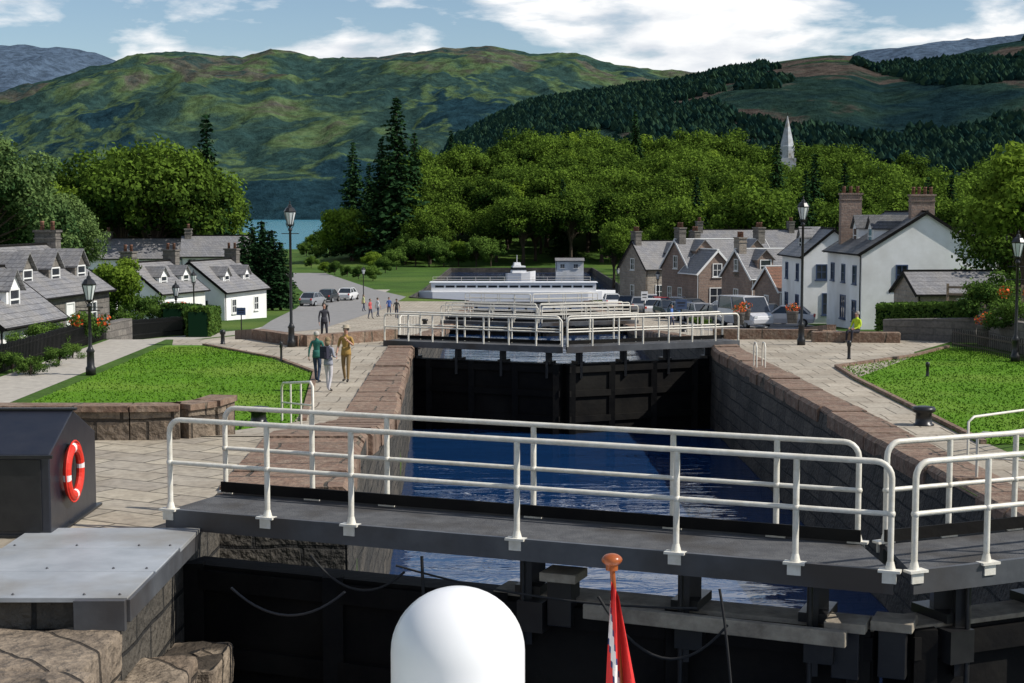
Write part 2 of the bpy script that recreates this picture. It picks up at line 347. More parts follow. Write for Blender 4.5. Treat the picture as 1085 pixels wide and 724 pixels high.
mb=MB()
ter=[(-60,15.0),(-4.0,15.0),(-4.0,21),(Lx(21.02)-1.7,21),(Lx(26)-1.6,26.2),(-60,26.2)]
mb.prism(ter,-9,1.6,0,1)
mb.build('raised_quay',['wallstone','paving'])
mb=MB()
x0=-5.4
V=[];ys=[26.2,29.5,33,36.5,40]
for y in ys: V+=[(x0,y,-.5),(x0,y,ramp(y)+.015),(Lx(y)-.95,y,ramp(y)+.015)]
mb.add(V,[(3*i,3*i+1,3*i+4,3*i+3) for i in range(4)],0); mb.add(V,[(3*i+1,3*i+2,3*i+5,3*i+4) for i in range(4)],1)
mb.build('ramp',['wallstone','quaypave'])
mb=MB(); mb.box((-3.2,21.6,-3.75),(1.9,1.2,10.5)); mb.build('lock_pier','wallstone',bevel=.05)
mb=MB()
random.seed(3)
for i,(x,y,z,w,d,h) in enumerate([(-4.75,14.2,1.36,1.9,1.5,.5),(-4.7,12.6,1.40,2.1,1.6,.45),(-4.9,10.9,1.38,2.0,1.7,.5),(-6.9,13.6,1.4,2.2,2.6,.5),(-6.9,11,1.42,2.2,2.6,.5),
     (-4.0,12.6,.8,1.3,2.2,.6),(-3.75,14.6,.78,.75,1.1,.5),(-3.7,15.9,.62,.62,1.3,.5),(-3.6,17.2,.42,.7,1.2,.5),(-3.55,14.9,.25,.9,1.3,.5),(-3.4,16.4,.1,.9,1.3,.5),(-3.7,18.3,.15,.6,1.0,.5)]):
    mb.box((x,y,z-h/2),(w,d-.05,h),random.uniform(-.03,.03))
mb.box((-6,12,-4.2),(3.6,6.0,10)); mb.box((-3.9,15,-5),(.9,7,10))
o=mb.build('stone_steps','rough',bevel=.05)
# weathered, chipped edges
sub=o.modifiers.new('sub','SUBSURF'); sub.subdivision_type='SIMPLE'; sub.levels=3; sub.render_levels=3
tx=bpy.data.textures.new('stone_wear','CLOUDS'); tx.noise_scale=.35; tx.noise_depth=3
dm=o.modifiers.new('wear','DISPLACE'); dm.texture=tx; dm.strength=.09; dm.mid_level=.5; dm.texture_coords='GLOBAL'
mb=MB()
for a in range(3):
    mb.box((-4.75+.02*a,15.48+1.13*a,1.63),(2.0,1.115,.05),-.0)
mb.box((-3.74,16.6,1.53),(.05,3.4,.22),mi=1)
for a in range(3):
    for bx in (-5.6,-4.9,-4.2,-3.85): mb.ball((bx,15.03+1.13*a,1.657),.018,5,mi=1)
mb.box((-4.0,14.85,1.5),(.5,.08,.3),mi=1)
mb.build('access_plate',['plate','fascia'],bevel=.006)
mb=MB()
P=[(-7.6,26.0),(-6.4,26.0),(-5.6,26.1),(-5.25,26.6),(-5.1,27.4)]
for a,b in zip(P,P[1:]): mb.beam((*a,1.72),(*b,1.72),.4,.75); mb.beam((*a,2.13),(*b,2.13),.5,.1,mi=1)
mb.beam((-12,26,1.72),(-7.6,26,1.72),.4,.75); mb.beam((-12,26,2.13),(-7.6,26,2.13),.5,.1,mi=1)
mb.build('parapet_wall',['rough','coping'])

def plane(name,x0,x1,y0,y1,z,m):
    mb=MB(); mb.add([(x0,y0,z),(x1,y0,z),(x1,y1,z),(x0,y1,z)],[(0,1,2,3)]); return mb.build(name,m)
plane('canal_water',-4.1,9.3,-30,17.0,-.9,'water')
plane('canal_water',-4.9,9.3,17.2,61.5,-3.2,'water')
plane('canal_water',-5,9,61.7,113,-3.4,'water')
plane('canal_water',-5,9,113.1,166,-6.0,'water')
plane('canal_water',-13.3,17.3,166.1,330,-7.3,'water')
plane('loch_water',-6000,6000,575,7000,-8.6,'loch')

# ---------------- gates ----------------
def arc_rail(a,b,z0,h,r=.16):
    a=Vector((a[0],a[1],0));b=Vector((b[0],b[1],0));d=(b-a).normalized();pts=[a+Vector((0,0,z0))]
    for k in range(6):
        t=math.pi/2*k/5; pts.append(a+d*r*(1-math.cos(t))+Vector((0,0,z0+h-r+r*math.sin(t))))
    for k in range(6):
        t=math.pi/2*(1-k/5); pts.append(b-d*r*(1-math.cos(t))+Vector((0,0,z0+h-r+r*math.sin(t))))
    pts.append(b+Vector((0,0,z0)))
    return pts
def leaf(parent,a,b,z,ts,detail=True,body=True,w=1.25,zbot=-9,tr=.033,drop=.72,light=False):
    A=Vector((a[0],a[1],0));B=Vector((b[0],b[1],0));d=(B-A).normalized();n=Vector((-d.y,d.x,0))
    if n.y<0:n=-n
    Lg=(B-A).length; zz=Vector((0,0,z)); cut=w*abs(d.y)/abs(d.x)+.02
    Bf=B+n*w-d*cut; Af=A+n*w
    mb=MB()
    q=.06; poly=[(A+n*q),(B+n*q-d*cut*q/w),(Bf-n*q),(Af-n*q)]
    if d.x<0: poly=poly[::-1]
    mb.prism([(p.x,p.y) for p in poly],z-.055,z-.005); mb.build('deck','deck',parent)
    mb=MB()
    mb.beam(A+zz+Vector((0,0,-.1)),B+zz+Vector((0,0,-.1)),.06,.24); mb.beam(Af+zz+Vector((0,0,-.1)),Bf+zz+Vector((0,0,-.1)),.06,.24)
    mb.beam(Af-n*.06+zz+Vector((0,0,.09)),Bf-n*.06+zz+Vector((0,0,.09)),.03,.13,mi=1)
    k=int(Lg/1.0)
    for i in range(k):
        p=A+d*(Lg*i/k); mb.beam(p+zz+Vector((0,0,-.14))+n*.04,p+n*(w-.04)+zz+Vector((0,0,-.14)),.06,.12)
    mb.build('deck_frame',['fascia','black'],parent)
    mb=MB()
    for a2,b2,sg in ((A+n*.02+d*.04,B+n*.02-d*.04,1),(Af-n*.02+d*.04,Bf-n*.02-d*.04,-1)):
        mb.tube(arc_rail(a2,b2,z,1.1),tr,8 if detail else 5)
        mb.tube([a2+Vector((0,0,z+.58)),b2+Vector((0,0,z+.58))],tr*.85,6 if detail else 4)
        for t in ts:
            p=a2+(b2-a2)*t
            if 0<t<1: mb.tube([p+zz,p+zz+Vector((0,0,1.08))],tr,8 if detail else 5)
            if detail:
                o_=n*(.03*sg)
                mb.beam(p+zz+Vector((0,0,.012))-d*.11-o_,p+zz+Vector((0,0,.012))+d*.11-o_,.12,.025)
                mb.beam(p+zz+Vector((0,0,-.05))-n*(.055*sg)-d*.07,p+zz+Vector((0,0,-.05))-n*(.055*sg)+d*.07,.02,.12)
                mb.tube([p+zz+Vector((0,0,.02)),p+zz+Vector((0,0,.1))],[tr*1.7,tr*1.1],8)
                mb.ball(tuple(p+zz+Vector((0,0,.58))),tr*1.35,6)
    mb.build('railing','cream',parent)
    if body:
        zt=z-drop; m=w*.45; Be=B-d*cut*.45
        mb=MB()
        mb.beam(A+n*m+Vector((0,0,(zt+zbot)/2)),Be+n*m+Vector((0,0,(zt+zbot)/2)),.42,zt-zbot)
        for hh in (.16,1.1,2.1,3.2,4.3):
            mb.beam(A+n*(m-.25)+Vector((0,0,zt-hh)),Be+n*(m-.25)+Vector((0,0,zt-hh)),.12,.24)
        for t in (0.02,.25,.5,.75,.98):
            p=A+(Be-A)*t+n*(m-.25); mb.beam(p+Vector((0,0,zbot)),p+Vector((0,0,zt+.03)),.24,.17)
        mb.build('gate_body','black',parent)
        mb=MB()
        mb.beam(A+n*m+Vector((0,0,zt+.03))+d*(Lg*(.48 if light and d.x>0 else .02)),Be+n*m+Vector((0,0,zt+.03)),.46,.05)
        mb.build('gate_cap','timber' if light else 'black',parent)
        mb=MB()
        for t in ((.53,.74,.9) if detail else (.15,.4,.65,.9)):
            p=A+d*Lg*t+n*(m)
            mb.beam(p+Vector((0,0,zt)),p+Vector((0,0,z-.2)),.2,.16)
            mb.beam(p-n*.28+Vector((0,0,zt-.5)),p-n*.28+Vector((0,0,z-.22)),.10,.12)
            mb.beam(p-n*.28+Vector((0,0,zt+.1)),p+n*.3+Vector((0,0,zt+.1)),.3,.1)
            if detail:
                mb.tube([p-n*.42+Vector((0,0,zt-.9)),p-n*.42+Vector((0,0,z-.25))],.03,8)
                mb.box(tuple(p-n*.36+d*.1+Vector((0,0,zt-.15))),(.3,.22,.34),math.atan2(d.y,d.x))
        mb.build('paddle_gear','blackpaint',parent)
G=empty('lock_gate')
A=(-4.15,18.5);B=(3.80,15.25)
def tpx(px):
    return min(range(0,1001),key=lambda i:abs((542.5+F*lerp(A[0],B[0],i/1000)/lerp(A[1],B[1],i/1000))-px))/1000
leaf(G,A,B,1.83,[0,tpx(277),tpx(368),tpx(547),tpx(720),tpx(850),1],light=True,zbot=-9)
G=empty('lock_gate')
leaf(G,(11.6,18.6),(3.98,15.25),1.83,[1,.89,.77,.6,.45,.3,.15,0],light=True,zbot=-9)
mb=MB()
for px,yy,z in ((598,16.9,1.42),(905,15.75,1.18),(955,15.7,1.2)):
    x=X(px,yy); mb.box((x,yy,z),(.42,.42,.10),-.38); mb.box((x,yy,z-.3),(.28,.3,.5),-.38,mi=1)
mb.beam((X(620,16.6),16.5,1.12),(X(900,15.5),15.35,1.12),.1,.16)
mb.build('gate_fender',['timber','blackpaint'],bevel=.01)
def cable(name,p,q,sag,r=.015,n=14,m='rubber'):
    p=Vector(p);q=Vector(q); pts=[p.lerp(q,i/n)+Vector((0,0,-sag*4*(i/n)*(1-i/n))) for i in range(n+1)]
    mb=MB(); mb.tube(pts,r,6); return mb.build(name,m)
cable('hose',(-3.3,18.0,1.0),(-1.9,17.4,1.1),.3,.016,m='steelD')
cable('hose',(-2.3,17.5,1.5),(-1.2,17.1,1.4),.3)
cable('hose',(.9,16.0,1.4),(2.2,15.6,1.2),.5)
cable('hose',(2.1,15.5,1.6),(2.25,15.4,.2),-.15)
cable('cable',(-1.3,17.2,1.45),(1.9,15.7,1.35),.12,.012)
cable('chain',(-1.0,17.0,1.6),(-.98,17.0,1.0),0,.02)
zg=.22
G=empty('lock_gate'); leaf(G,(-5.2,62.8),(1.95,59.6),zg,[.14,.28,.42,.57,.71,.86],False,zbot=-9,tr=.038,drop=.75)
G=empty('lock_gate'); leaf(G,(9.2,62.8),(2.1,59.6),zg,[.14,.28,.42,.57,.71,.86],False,zbot=-9,tr=.038,drop=.75)
for yy,zz,c in ((110,-2.45,2.0),(118,-2.7,2.0),(165,-4.4,2.1)):
    lw=rw=7.2
    G=empty('lock_gate'); leaf(G,(c-lw,yy+3),(c-.08,yy),zz,[.25,.5,.75],False,zbot=-9,tr=.04,drop=.75)
    G=empty('lock_gate'); leaf(G,(c+rw,yy+3),(c+.08,yy),zz,[.25,.5,.75],False,zbot=-9,tr=.04,drop=.75)

def handrail(name,pts,z=0,h=1.0,m='cream',tr=.03):
    mb=MB()
    for a,b in zip(pts,pts[1:]):
        A_=Vector(a);B_=Vector(b)
        mb.tube([A_,A_+Vector((0,0,h-.1)),A_+Vector((0,0,h))+(B_-A_)*.06,B_+Vector((0,0,h))-(B_-A_)*.06,B_+Vector((0,0,h-.1)),B_],tr,8)
        mb.tube([A_+Vector((0,0,h*.5)),B_+Vector((0,0,h*.5))],tr*.8,6)
        n=max(1,int((B_-A_).length/2.4))
        for i in range(1,n):
            p=A_.lerp(B_,i/n); mb.tube([p,p+Vector((0,0,h))],tr*.8,6)
    return mb.build(name,m)
handrail('handrail',[(X(297,40),40,0.0),(X(330,32.5),32.5,.85)])
handrail('handrail',[(X(1040,31),31,0),(X(1120,31),30.0,0)])
handrail('handrail',[(X(1030,34),34,0),(X(1120,36),36,0)],h=.9)
handrail('handrail',[(-4.9,68,-.1),(-5.0,84,-1.2)],h=1.0); handrail('handrail',[(9.2,68,-.1),(9.5,84,-1.2)],h=1.0)
for px,py in ((803,392),(812,392)):
    p=place(px,py); mb=MB(); mb.tube([(p[0],p[1],0),(p[0],p[1],.75),(p[0],p[1]+.15,.9),(p[0],p[1]+.5,.9),(p[0],p[1]+.65,.75),(p[0],p[1]+.65,0)],.025,6); mb.build('ladder_hoop','cream')

# ---------------- cabinet + lifebuoy ----------------
E=empty('equipment_cabinet',(-6.55,19.0,1.6))
mb=MB()
V=[(-1.15,-1,0),(1.15,-1,0),(1.15,1,0),(-1.15,1,0),(-1.15,-1,.98),(1.15,-1,.98),(1.15,1,.98),(-1.15,1,.98),(-1.15,0,1.38),(1.15,.0,1.38)]
mb.add(V,[(0,1,5,4),(3,2,1,0),(2,3,7,6),(1,2,6,9,5),(0,4,8,7,3),(4,5,9,8),(7,8,9,6)])
mb.build('body','cab',E,bevel=.015)
mb=MB()
for s in (-.55,.55): mb.box((s,-1.012,.5),(1.0,.012,.85)); mb.box((s*.2,-1.03,.5),(.03,.03,.14))
mb.box((0,0,-.02),(2.42,2.12,.1))
mb.beam((-1.2,-1.04,.96),(1.2,-1.04,.96),.05,.04); mb.beam((-1.2,0,1.39),(1.2,0,1.39),.08,.03)
mb.build('door_panel','blackpaint',E,bevel=.004)
mb=MB(); R=.29;r=.062
nn=28;kk=10;V=[]
for i in range(nn):
    a=2*math.pi*i/nn
    for j in range(kk):
        b=2*math.pi*j/kk; V.append((1.22+r*.8*math.sin(b),-.25+(R+r*math.cos(b))*math.cos(a),.66+(R+r*math.cos(b))*math.sin(a)))
for i in range(nn):
    for j in range(kk): mb.add([V[i*kk+j],V[((i+1)%nn)*kk+j],V[((i+1)%nn)*kk+(j+1)%kk],V[i*kk+(j+1)%kk]],[(0,1,2,3)],1 if i%7==0 else 0,True)
mb.tube([(1.22+.01,-.25+(R+r+.02)*math.cos(2*math.pi*i/24),.66+(R+r+.02)*math.sin(2*math.pi*i/24)) for i in range(25)],.012,5,0)
mb.box((1.17,-.25,.98),(.06,.08,.04),mi=2)
mb.build('lifebuoy',['red','whitecloth','blackpaint'],E)

# ---------------- own boat ----------------
E=empty('tour_boat')
mb=MB(); mb.box((.3,6.2,2.35),(4.2,3.4,.12)); mb.box((.3,6.2,1.2),(3.8,3.2,2.2)); mb.box((.3,4.5,-.6),(4.4,11,1.6)); mb.build('wheelhouse','whitegel',E,bevel=.05)
mb=MB()
R=.312; prof=[(.22,-.62),(.26,-.5),(.30,-.40),(R,-.3),(R,-.02)]+[(R*math.cos(t),R*.95*math.sin(t)) for t in [math.pi/2*i/12 for i in range(12)]]+[(.002,R*.95)]
mb.lathe(prof,(X(484,7.1),7.1,Z(628,7.1)-R*.95),48); mb.tube([(X(484,7.1),7.1,2.4),(X(484,7.1),7.1,3.2)],.08,12)
mb.build('radar_dome','whitegel',E)
p0=Vector((X(672,7.3),7.3,Z(760,7.3)-.6)); p1=Vector((X(650,7.3),7.3,Z(602,7.3)))
mb=MB(); mb.tube([p0,p1],[.016,.013],10); mb.ball(tuple(p1+Vector((0,0,.02))),.05,10,sz=.6); mb.tube([p1-Vector((0,0,.03)),p1+Vector((0,0,.0))],.03,10)
mb.build('flag_staff','varnish',E)
mb=MB();V=[];nu,nv=16,30
for j in range(nv+1):
    t=j/nv; base=p1.lerp(p0,.06+.72*t)
    for i in range(nu+1):
        s=i/nu; wdt=.035+.17*min(1,t*1.3)
        V.append(base+Vector((-.11*t+s*wdt-.01, -.03+.04*math.sin(s*11+t*4)*(.4+t), -.07*s)))
for j in range(nv):
    for i in range(nu):
        a=j*(nu+1)+i; t=j/nv;s=i/nu
        mi=0
        k=abs((s*1.6+.3)-t*1.7)
        if k<.16: mi=1
        elif k<.22 : mi=2
        mb.add([V[a],V[a+1],V[a+nu+2],V[a+nu+1]],[(0,1,2,3)],mi,True)
mb.build('flag',['redflag','whitecloth','navycloth'],E)

# ---------------- street furniture ----------------
def street_lamp(px,py,h=5.7,bask=False,pos=None,name='street_lamp'):
    p=pos or place(px,py); E=empty(name,p)
    mb=MB()
    mb.lathe([(.17,0),(.17,.25),(.13,.3),(.12,.75),(.15,.8),(.09,.9),(.06,1.0),(.055,h*.5),(.05,h-1.05),(.09,h-1.02),(.09,h-.98),(.04,h-.92),(.06,h-.85)],(0,0,0),12)
    mb.tube([(-.35,0,h-1.15),(.35,0,h-1.15)],.018,6)
    for s in (-1,1): mb.tube([(s*.03,0,h-1.0),(s*.13,0,h-.85),(s*.17,0,h-.72)],.015,5)
    mb.lathe([(.24,h-.30),(.25,h-.27),(.16,h-.13),(.08,h-.08),(.07,h-.02),(.02,h+.03),(.03,h+.08),(.004,h+.16)],(0,0,0),8,sm=False)
    mb.lathe([(.10,h-.86),(.12,h-.80),(.11,h-.78)],(0,0,0),8)
    for k in range(8):
        a=2*math.pi*k/8; mb.tube([(.115*math.cos(a),.115*math.sin(a),h-.8),(.235*math.cos(a),.235*math.sin(a),h-.3)],.010,4)
    mb.build('post','blackpaint',E)
    mb=MB(); mb.lathe([(.105,h-.79),(.225,h-.31)],(0,0,0),8,sm=False); mb.build('lantern_glass','lampglass',E)
    if bask:
        basket(E,(-.45,0,h*.55)); basket(E,(.45,0,h*.55))
        mb=MB(); mb.tube([(-.45,0,h*.55+.45),(.45,0,h*.55+.45)],.015,5); mb.build('bracket','blackpaint',E)
    return E
def leafcloud(c,rad,n,size,seed=0,shell=.5):
    r=np.random.default_rng(seed)
    d=r.normal(size=(n,3)); d/=np.linalg.norm(d,axis=1)[:,None]
    rr=(shell+(1-shell)*r.random(n)**.6)[:,None]
    return np.array(c)+d*rr*np.array(rad),d
def quads(C,Nn,size,r):
    n=len(C); t=r.normal(size=(n,3)); Nn=Nn+r.normal(size=(n,3))*.6; Nn/=np.linalg.norm(Nn,axis=1)[:,None]
    u=np.cross(Nn,t); u/=np.linalg.norm(u,axis=1)[:,None]; w=np.cross(Nn,u)
    s=(size*(.5+.8*r.random(n)))[:,None]
    u=u*s; w=w*s*.7
    V=np.stack([C-u,C-w*.9,C+u,C+w],axis=1).reshape(-1,3)
    return V
def meshq(name,V,tint,mats,extra=None):
    n=len(V)//4
    ev=np.array(extra.v) if extra and extra.v else np.zeros((0,3))
    me=bpy.data.meshes.new(name)
    faces=np.arange(4*n).reshape(n,4).tolist()
    if extra: faces+=[[i+4*n for i in f] for f in extra.f]
    me.from_pydata(np.vstack([V,ev]).tolist(),[],faces)
    at=me.attributes.new('tint','FLOAT','POINT'); a=np.zeros(4*n+len(ev)); a[:4*n]=np.repeat(tint,4); at.data.foreach_set('value',a)
    for m in mats: me.materials.append(M[m] if isinstance(m,str) else m)
    mi=np.zeros(len(faces),int); mi[n:]=1; me.polygons.foreach_set('material_index',mi.tolist())
    me.update(); return me
def addobj(name,me,loc=(0,0,0),rz=0,sc=1,parent=None):
    o=bpy.data.objects.new(name,me); S.collection.objects.link(o); o.location=loc; o.rotation_euler[2]=rz
    o.scale=(sc,sc,sc) if not isinstance(sc,tuple) else sc
    if parent:o.parent=parent
    return o
bk=[0]
def basket(E,c,nm='flower_basket',rad=(.27,.27,.24),n=130):
    bk[0]+=1; r=np.random.default_rng(bk[0])
    C,D=leafcloud(c,rad,n,.05,bk[0],.4); V=quads(C,D,.055,r)
    mask=r.random(n)<.5
    me=meshq(nm,V,r.random(n),['flowers','shrub'])
    me.polygons.foreach_set('material_index',[0 if m else 1 for m in mask])
    addobj(nm,me,parent=E)
street_lamp(308,368); street_lamp(850,366,5.9)
street_lamp(937,345,4.6,True); street_lamp(1078,384,4.6,True); street_lamp(94,398,3.3,True); street_lamp(205,345,4.0)
street_lamp(697,330,4.0); street_lamp(655,318,4.0); street_lamp(186,352,3.0,True); street_lamp(385,322,4.2)
for x,y,z in ((14.6,100,-.9),(15.6,104,-.9),(17.5,97,-.6),(19.2,62.9,1.0),(-18.5,72,-.2),(-19,76,-.4)):
    E=empty('flower_planter',(x,y,z)); mb=MB(); mb.lathe([(.3,-.9),(.38,-.2),(.42,-.15),(.36,-.15)],(0,0,0),12); mb.build('pot','stoneD',E); basket(E,(0,0,.05),'flowers',(.5,.5,.35),260)

def bollard(px,py,h=.6,r=.16):
    p=place(px,py)
    mb=MB(); mb.lathe([(r*1.05,0),(r*1.05,.04),(r*.85,.06),(r*.8,h*.65),(r*1.15,h*.72),(r*1.2,h*.85),(r*1.1,h*.95),(r*.5,h)],p,16); mb.build('mooring_bollard','blackpaint')
bollard(982,452,.5,.25); bollard(808,358,.6,.28); bollard(272,450,.45,.24); bollard(297,384,.75,.05); bollard(901,381,.7,.07); bollard(235,365,.6,.1); bollard(345,330,.7,.2); bollard(725,352,.6,.2); bollard(450,345,.5,.2); bollard(985,400,.5,.06)
mx_,my_=14.3,64.4
mb=MB(); mb.box((mx_,my_+.22,.22),(3.6,.5,.44),-.12); mb.build('stone_bench','coping',bevel=.03)
mb=MB()
for a,b in (((-8.4,62.5),(-10.8,66)),((-10.8,66),(-12.6,72)),((-5,66),(-8.4,62.5))): mb.beam((*a,.2),(*b,g1(b[1])+.2),.5,.5)
mb.build('low_kerb_wall','coping')
mb=MB()
for a,b in (((8.6,66.5),(13,66)),((13,66),(14.2,69)),((14.2,69),(14.4,78))): mb.beam((*a,.2),(*b,g1(b[1])+.2),.4,.45)
mb.build('low_kerb_wall','coping')

def fence(name,p,q,h,gap,m,w=.06,rails=2,horiz=False):
    p=Vector(p);q=Vector(q);L_=(q-p).length;n=int(L_/gap);mb=MB()
    for i in range(n+1):
        a=p.lerp(q,i/n); mb.beam(a,a+Vector((0,0,h*random.uniform(.97,1.03))),w,.03 if not horiz else .08)
    for k in range(rails):
        zz=h*(k+.6)/(rails+.1) if horiz else h*(.25+.55*k/(max(1,rails-1)))
        mb.beam(p+Vector((0,0,zz)),q+Vector((0,0,zz)),.03,.1 if horiz else .05)
    return mb.build(name,m)
fence('picket_fence',(-17.2,44,0),(-17.4,66,0),.95,.17,'blackpaint',.08)
fence('picket_fence',(-17.4,70,-.4),(-18,88,-1.4),.95,.25,'blackpaint',.08)
fence('picket_fence',(-22,40,0),(-17.2,44,0),.95,.17,'blackpaint',.08)
fence('metal_fence',(17.6,62,0),(19.3,50,0),.8,.16,'blackpaint',.03)
fence('wooden_fence',(19.6,70,.9),(25,66,1.0),1.3,1.5,'wood',.1,4,True)
mb=MB(); mb.beam((15.9,66.3,.3),(19.3,64.4,.5),.4,1.1); mb.beam((19.3,63.8,.5),(20.5,48,.5),.4,1.4); mb.beam((19.6,64.5,.6),(26,62,.6),.4,1.6); mb.build('retaining_wall','stoneD',bevel=.03)
mb=MB(); mb.beam((-17.6,66.5,.1),(-17.3,69.8,.1),.5,1.1); mb.beam((-21,46,.3),(-20.5,60,.3),.5,1.1); mb.build('garden_wall','stoneD',bevel=.03)

# ---------------- trees ----------------
def deciduous(name,seed,H,W,nl,nleaf,size,m,low=.2):
    r=np.random.default_rng(seed); ex=MB()
    th=H*.35; ex.tube([(0,0,-.5),(.05*W*.3,0,th*.5),(0,0,th),(0,.03*W,H*.75)],[H*.028,H*.02,H*.016,H*.005],7)
    Cs=[];Ns=[];T=[]
    for i in range(nl):
        u=r.normal(size=3); u/=np.linalg.norm(u)
        if u[2]<-.55: u[2]*=-.6
        k=.4+.5*r.random()
        c=np.array([u[0]*W/2*k,u[1]*W/2*k,H*(.5+low*.5)+u[2]*H*(.46-low*.5)*k])
        lr=W*(.08+.12*r.random())
        rad=np.array([lr,lr,lr*(.7+.35*r.random())])
        ex.tube([(0,0,th*(.7+.3*r.random())),tuple(c*np.array([.5,.5,1])*.5+np.array([0,0,th*.5])),tuple(c)],[H*.01,H*.006,H*.002],5)
        n=int(nleaf/nl*(lr/(W*.145))**2)
        C,D=leafcloud(c,rad,n,size,seed*100+i,.4)
        bump=1+.4*np.array([noise.noise(Vector((d*3.3+i*7).tolist())) for d in D])[:,None]
        C=c+(C-c)*bump
        lt=r.random()*.4
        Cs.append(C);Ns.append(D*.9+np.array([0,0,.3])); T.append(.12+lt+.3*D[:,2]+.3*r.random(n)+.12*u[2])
    C=np.vstack(Cs);D=np.vstack(Ns);T=np.concatenate(T)
    D/=np.linalg.norm(D,axis=1)[:,None]
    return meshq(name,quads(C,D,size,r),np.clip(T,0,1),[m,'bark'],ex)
def conifer(name,seed,H,W,m,levels=34,size=.3,power=.85):
    r=np.random.default_rng(seed); ex=MB(); ex.tube([(0,0,-.5),(0,0,H*.6),(0,0,H)],[H*.018,H*.01,.02],7)
    C=[];D=[];T=[]
    for l in range(levels):
        t=l/levels; z=H*(.08+.92*t); R=W/2*(1-t)**power*(.7+.5*r.random())+.15
        nb=max(5,int(13*(1-t)+4))
        for b in range(nb):
            a=2*math.pi*(b+r.random())/nb; rr=R*(.7+.45*r.random()); dr=.25+.2*r.random()
            k=max(5,int(rr/size*2.6)); s=np.sort(r.random(k))
            p=np.stack([np.cos(a)*rr*s,np.sin(a)*rr*s,z-dr*rr*s+.12*rr*s*s],1)+r.normal(size=(k,3))*size*.45*np.array([1,1,.6])
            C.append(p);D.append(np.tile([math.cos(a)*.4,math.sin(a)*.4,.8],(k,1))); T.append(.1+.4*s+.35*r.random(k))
            if b%3==0: ex.tube([(0,0,z),(math.cos(a)*rr*.8,math.sin(a)*rr*.8,z-dr*rr*.7)],[.05,.015],3)
    C=np.vstack(C);D=np.vstack(D)
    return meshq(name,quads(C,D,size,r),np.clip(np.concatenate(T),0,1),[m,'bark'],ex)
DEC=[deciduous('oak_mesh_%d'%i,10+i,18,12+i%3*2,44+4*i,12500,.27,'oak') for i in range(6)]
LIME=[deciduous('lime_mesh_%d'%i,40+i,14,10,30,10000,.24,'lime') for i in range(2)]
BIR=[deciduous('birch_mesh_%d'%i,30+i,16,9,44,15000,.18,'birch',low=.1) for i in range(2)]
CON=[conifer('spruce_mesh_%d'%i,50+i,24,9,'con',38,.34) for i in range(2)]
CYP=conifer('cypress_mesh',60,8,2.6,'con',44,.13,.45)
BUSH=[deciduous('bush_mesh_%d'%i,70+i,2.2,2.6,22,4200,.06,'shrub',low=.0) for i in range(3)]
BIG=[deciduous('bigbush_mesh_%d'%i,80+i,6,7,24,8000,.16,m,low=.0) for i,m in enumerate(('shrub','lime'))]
def wood(px0,px1,y0,y1,n,h0,h1,seed,mind=7,meshes=DEC,H=18,con=.06,limep=.12):
    r=random.Random(seed); E=empty('woodland'); pts=[];tries=0
    while len(pts)<n and tries<n*60:
        tries+=1
        y=r.uniform(y0,y1); x=X(r.uniform(px0,px1),y)
        if any((x-a)**2+(y-b)**2<mind*mind for a,b in pts): continue
        pts.append((x,y)); h=r.uniform(h0,h1); q=r.random()
        if q<con: addobj('spruce_tree',r.choice(CON),(x,y,g(x,y)),r.uniform(0,6.3),h*1.15/24,E)
        elif q<con+limep: addobj('lime_tree',r.choice(LIME),(x,y,g(x,y)),r.uniform(0,6.3),h/14*.9,E)
        else:
            s=h/H; addobj('oak_tree',r.choice(meshes),(x,y,g(x,y)-.5),r.uniform(0,6.3),(s*r.uniform(.9,1.2),s*r.uniform(.9,1.2),s),E)
wood(425,860,345,372,26,13,19,1,8)
wood(420,880,372,400,30,15,21,2,8)
wood(430,900,400,440,36,17,23,3,8,con=.04)
wood(540,780,440,480,24,20,26,4,9,con=.05)
wood(720,1200,225,290,40,12,17,5,8,con=.1)
wood(780,1250,300,400,34,18,24,6,10,con=.1)
wood(-250,60,230,330,24,17,21,7,9)
wood(60,222,196,235,15,17,21,8,7,con=.12)
wood(640,760,250,330,10,9,12,9,8)
for px,y,h,k in ((35,132,15.5,BIR[0]),(-12,125,16,BIR[1]),(70,140,11.5,BIR[1]),(165,178,19.5,DEC[1]),(200,180,18,DEC[3]),(130,186,17.5,DEC[0])):
    z=g1(y); nm='birch_tree' if k in BIR else 'oak_tree'
    hh=16 if k in BIR else 18; s=h/hh
    addobj(nm,k,(X(px,y),y,z),px,s)
for px,y,top,wf in ((421,356,103,1.45),(405,360,146,1.2),(375,372,150,1.3),(392,366,172,1.2),(672,440,118,1),(440,380,140,1.1),(216,205,160,1),(822,270,152,1.1),(600,430,132,1),(893,290,172,1)):
    x=X(px,y); z=g(x,y); h=Z(top,y)-z; s=h/24*.9*wf; addobj('spruce_tree',CON[px%2],(x,y,z),px,(s,s,h/24))
for dx,h in ((258,7.6),(268,8.6),(278,9.2),(288,8.2),(297,7.0)):
    y=158+(dx%3); addobj('cypress_tree',CYP,(X(dx,y),y,g1(y)),dx,(1.25,1.25,h/8))
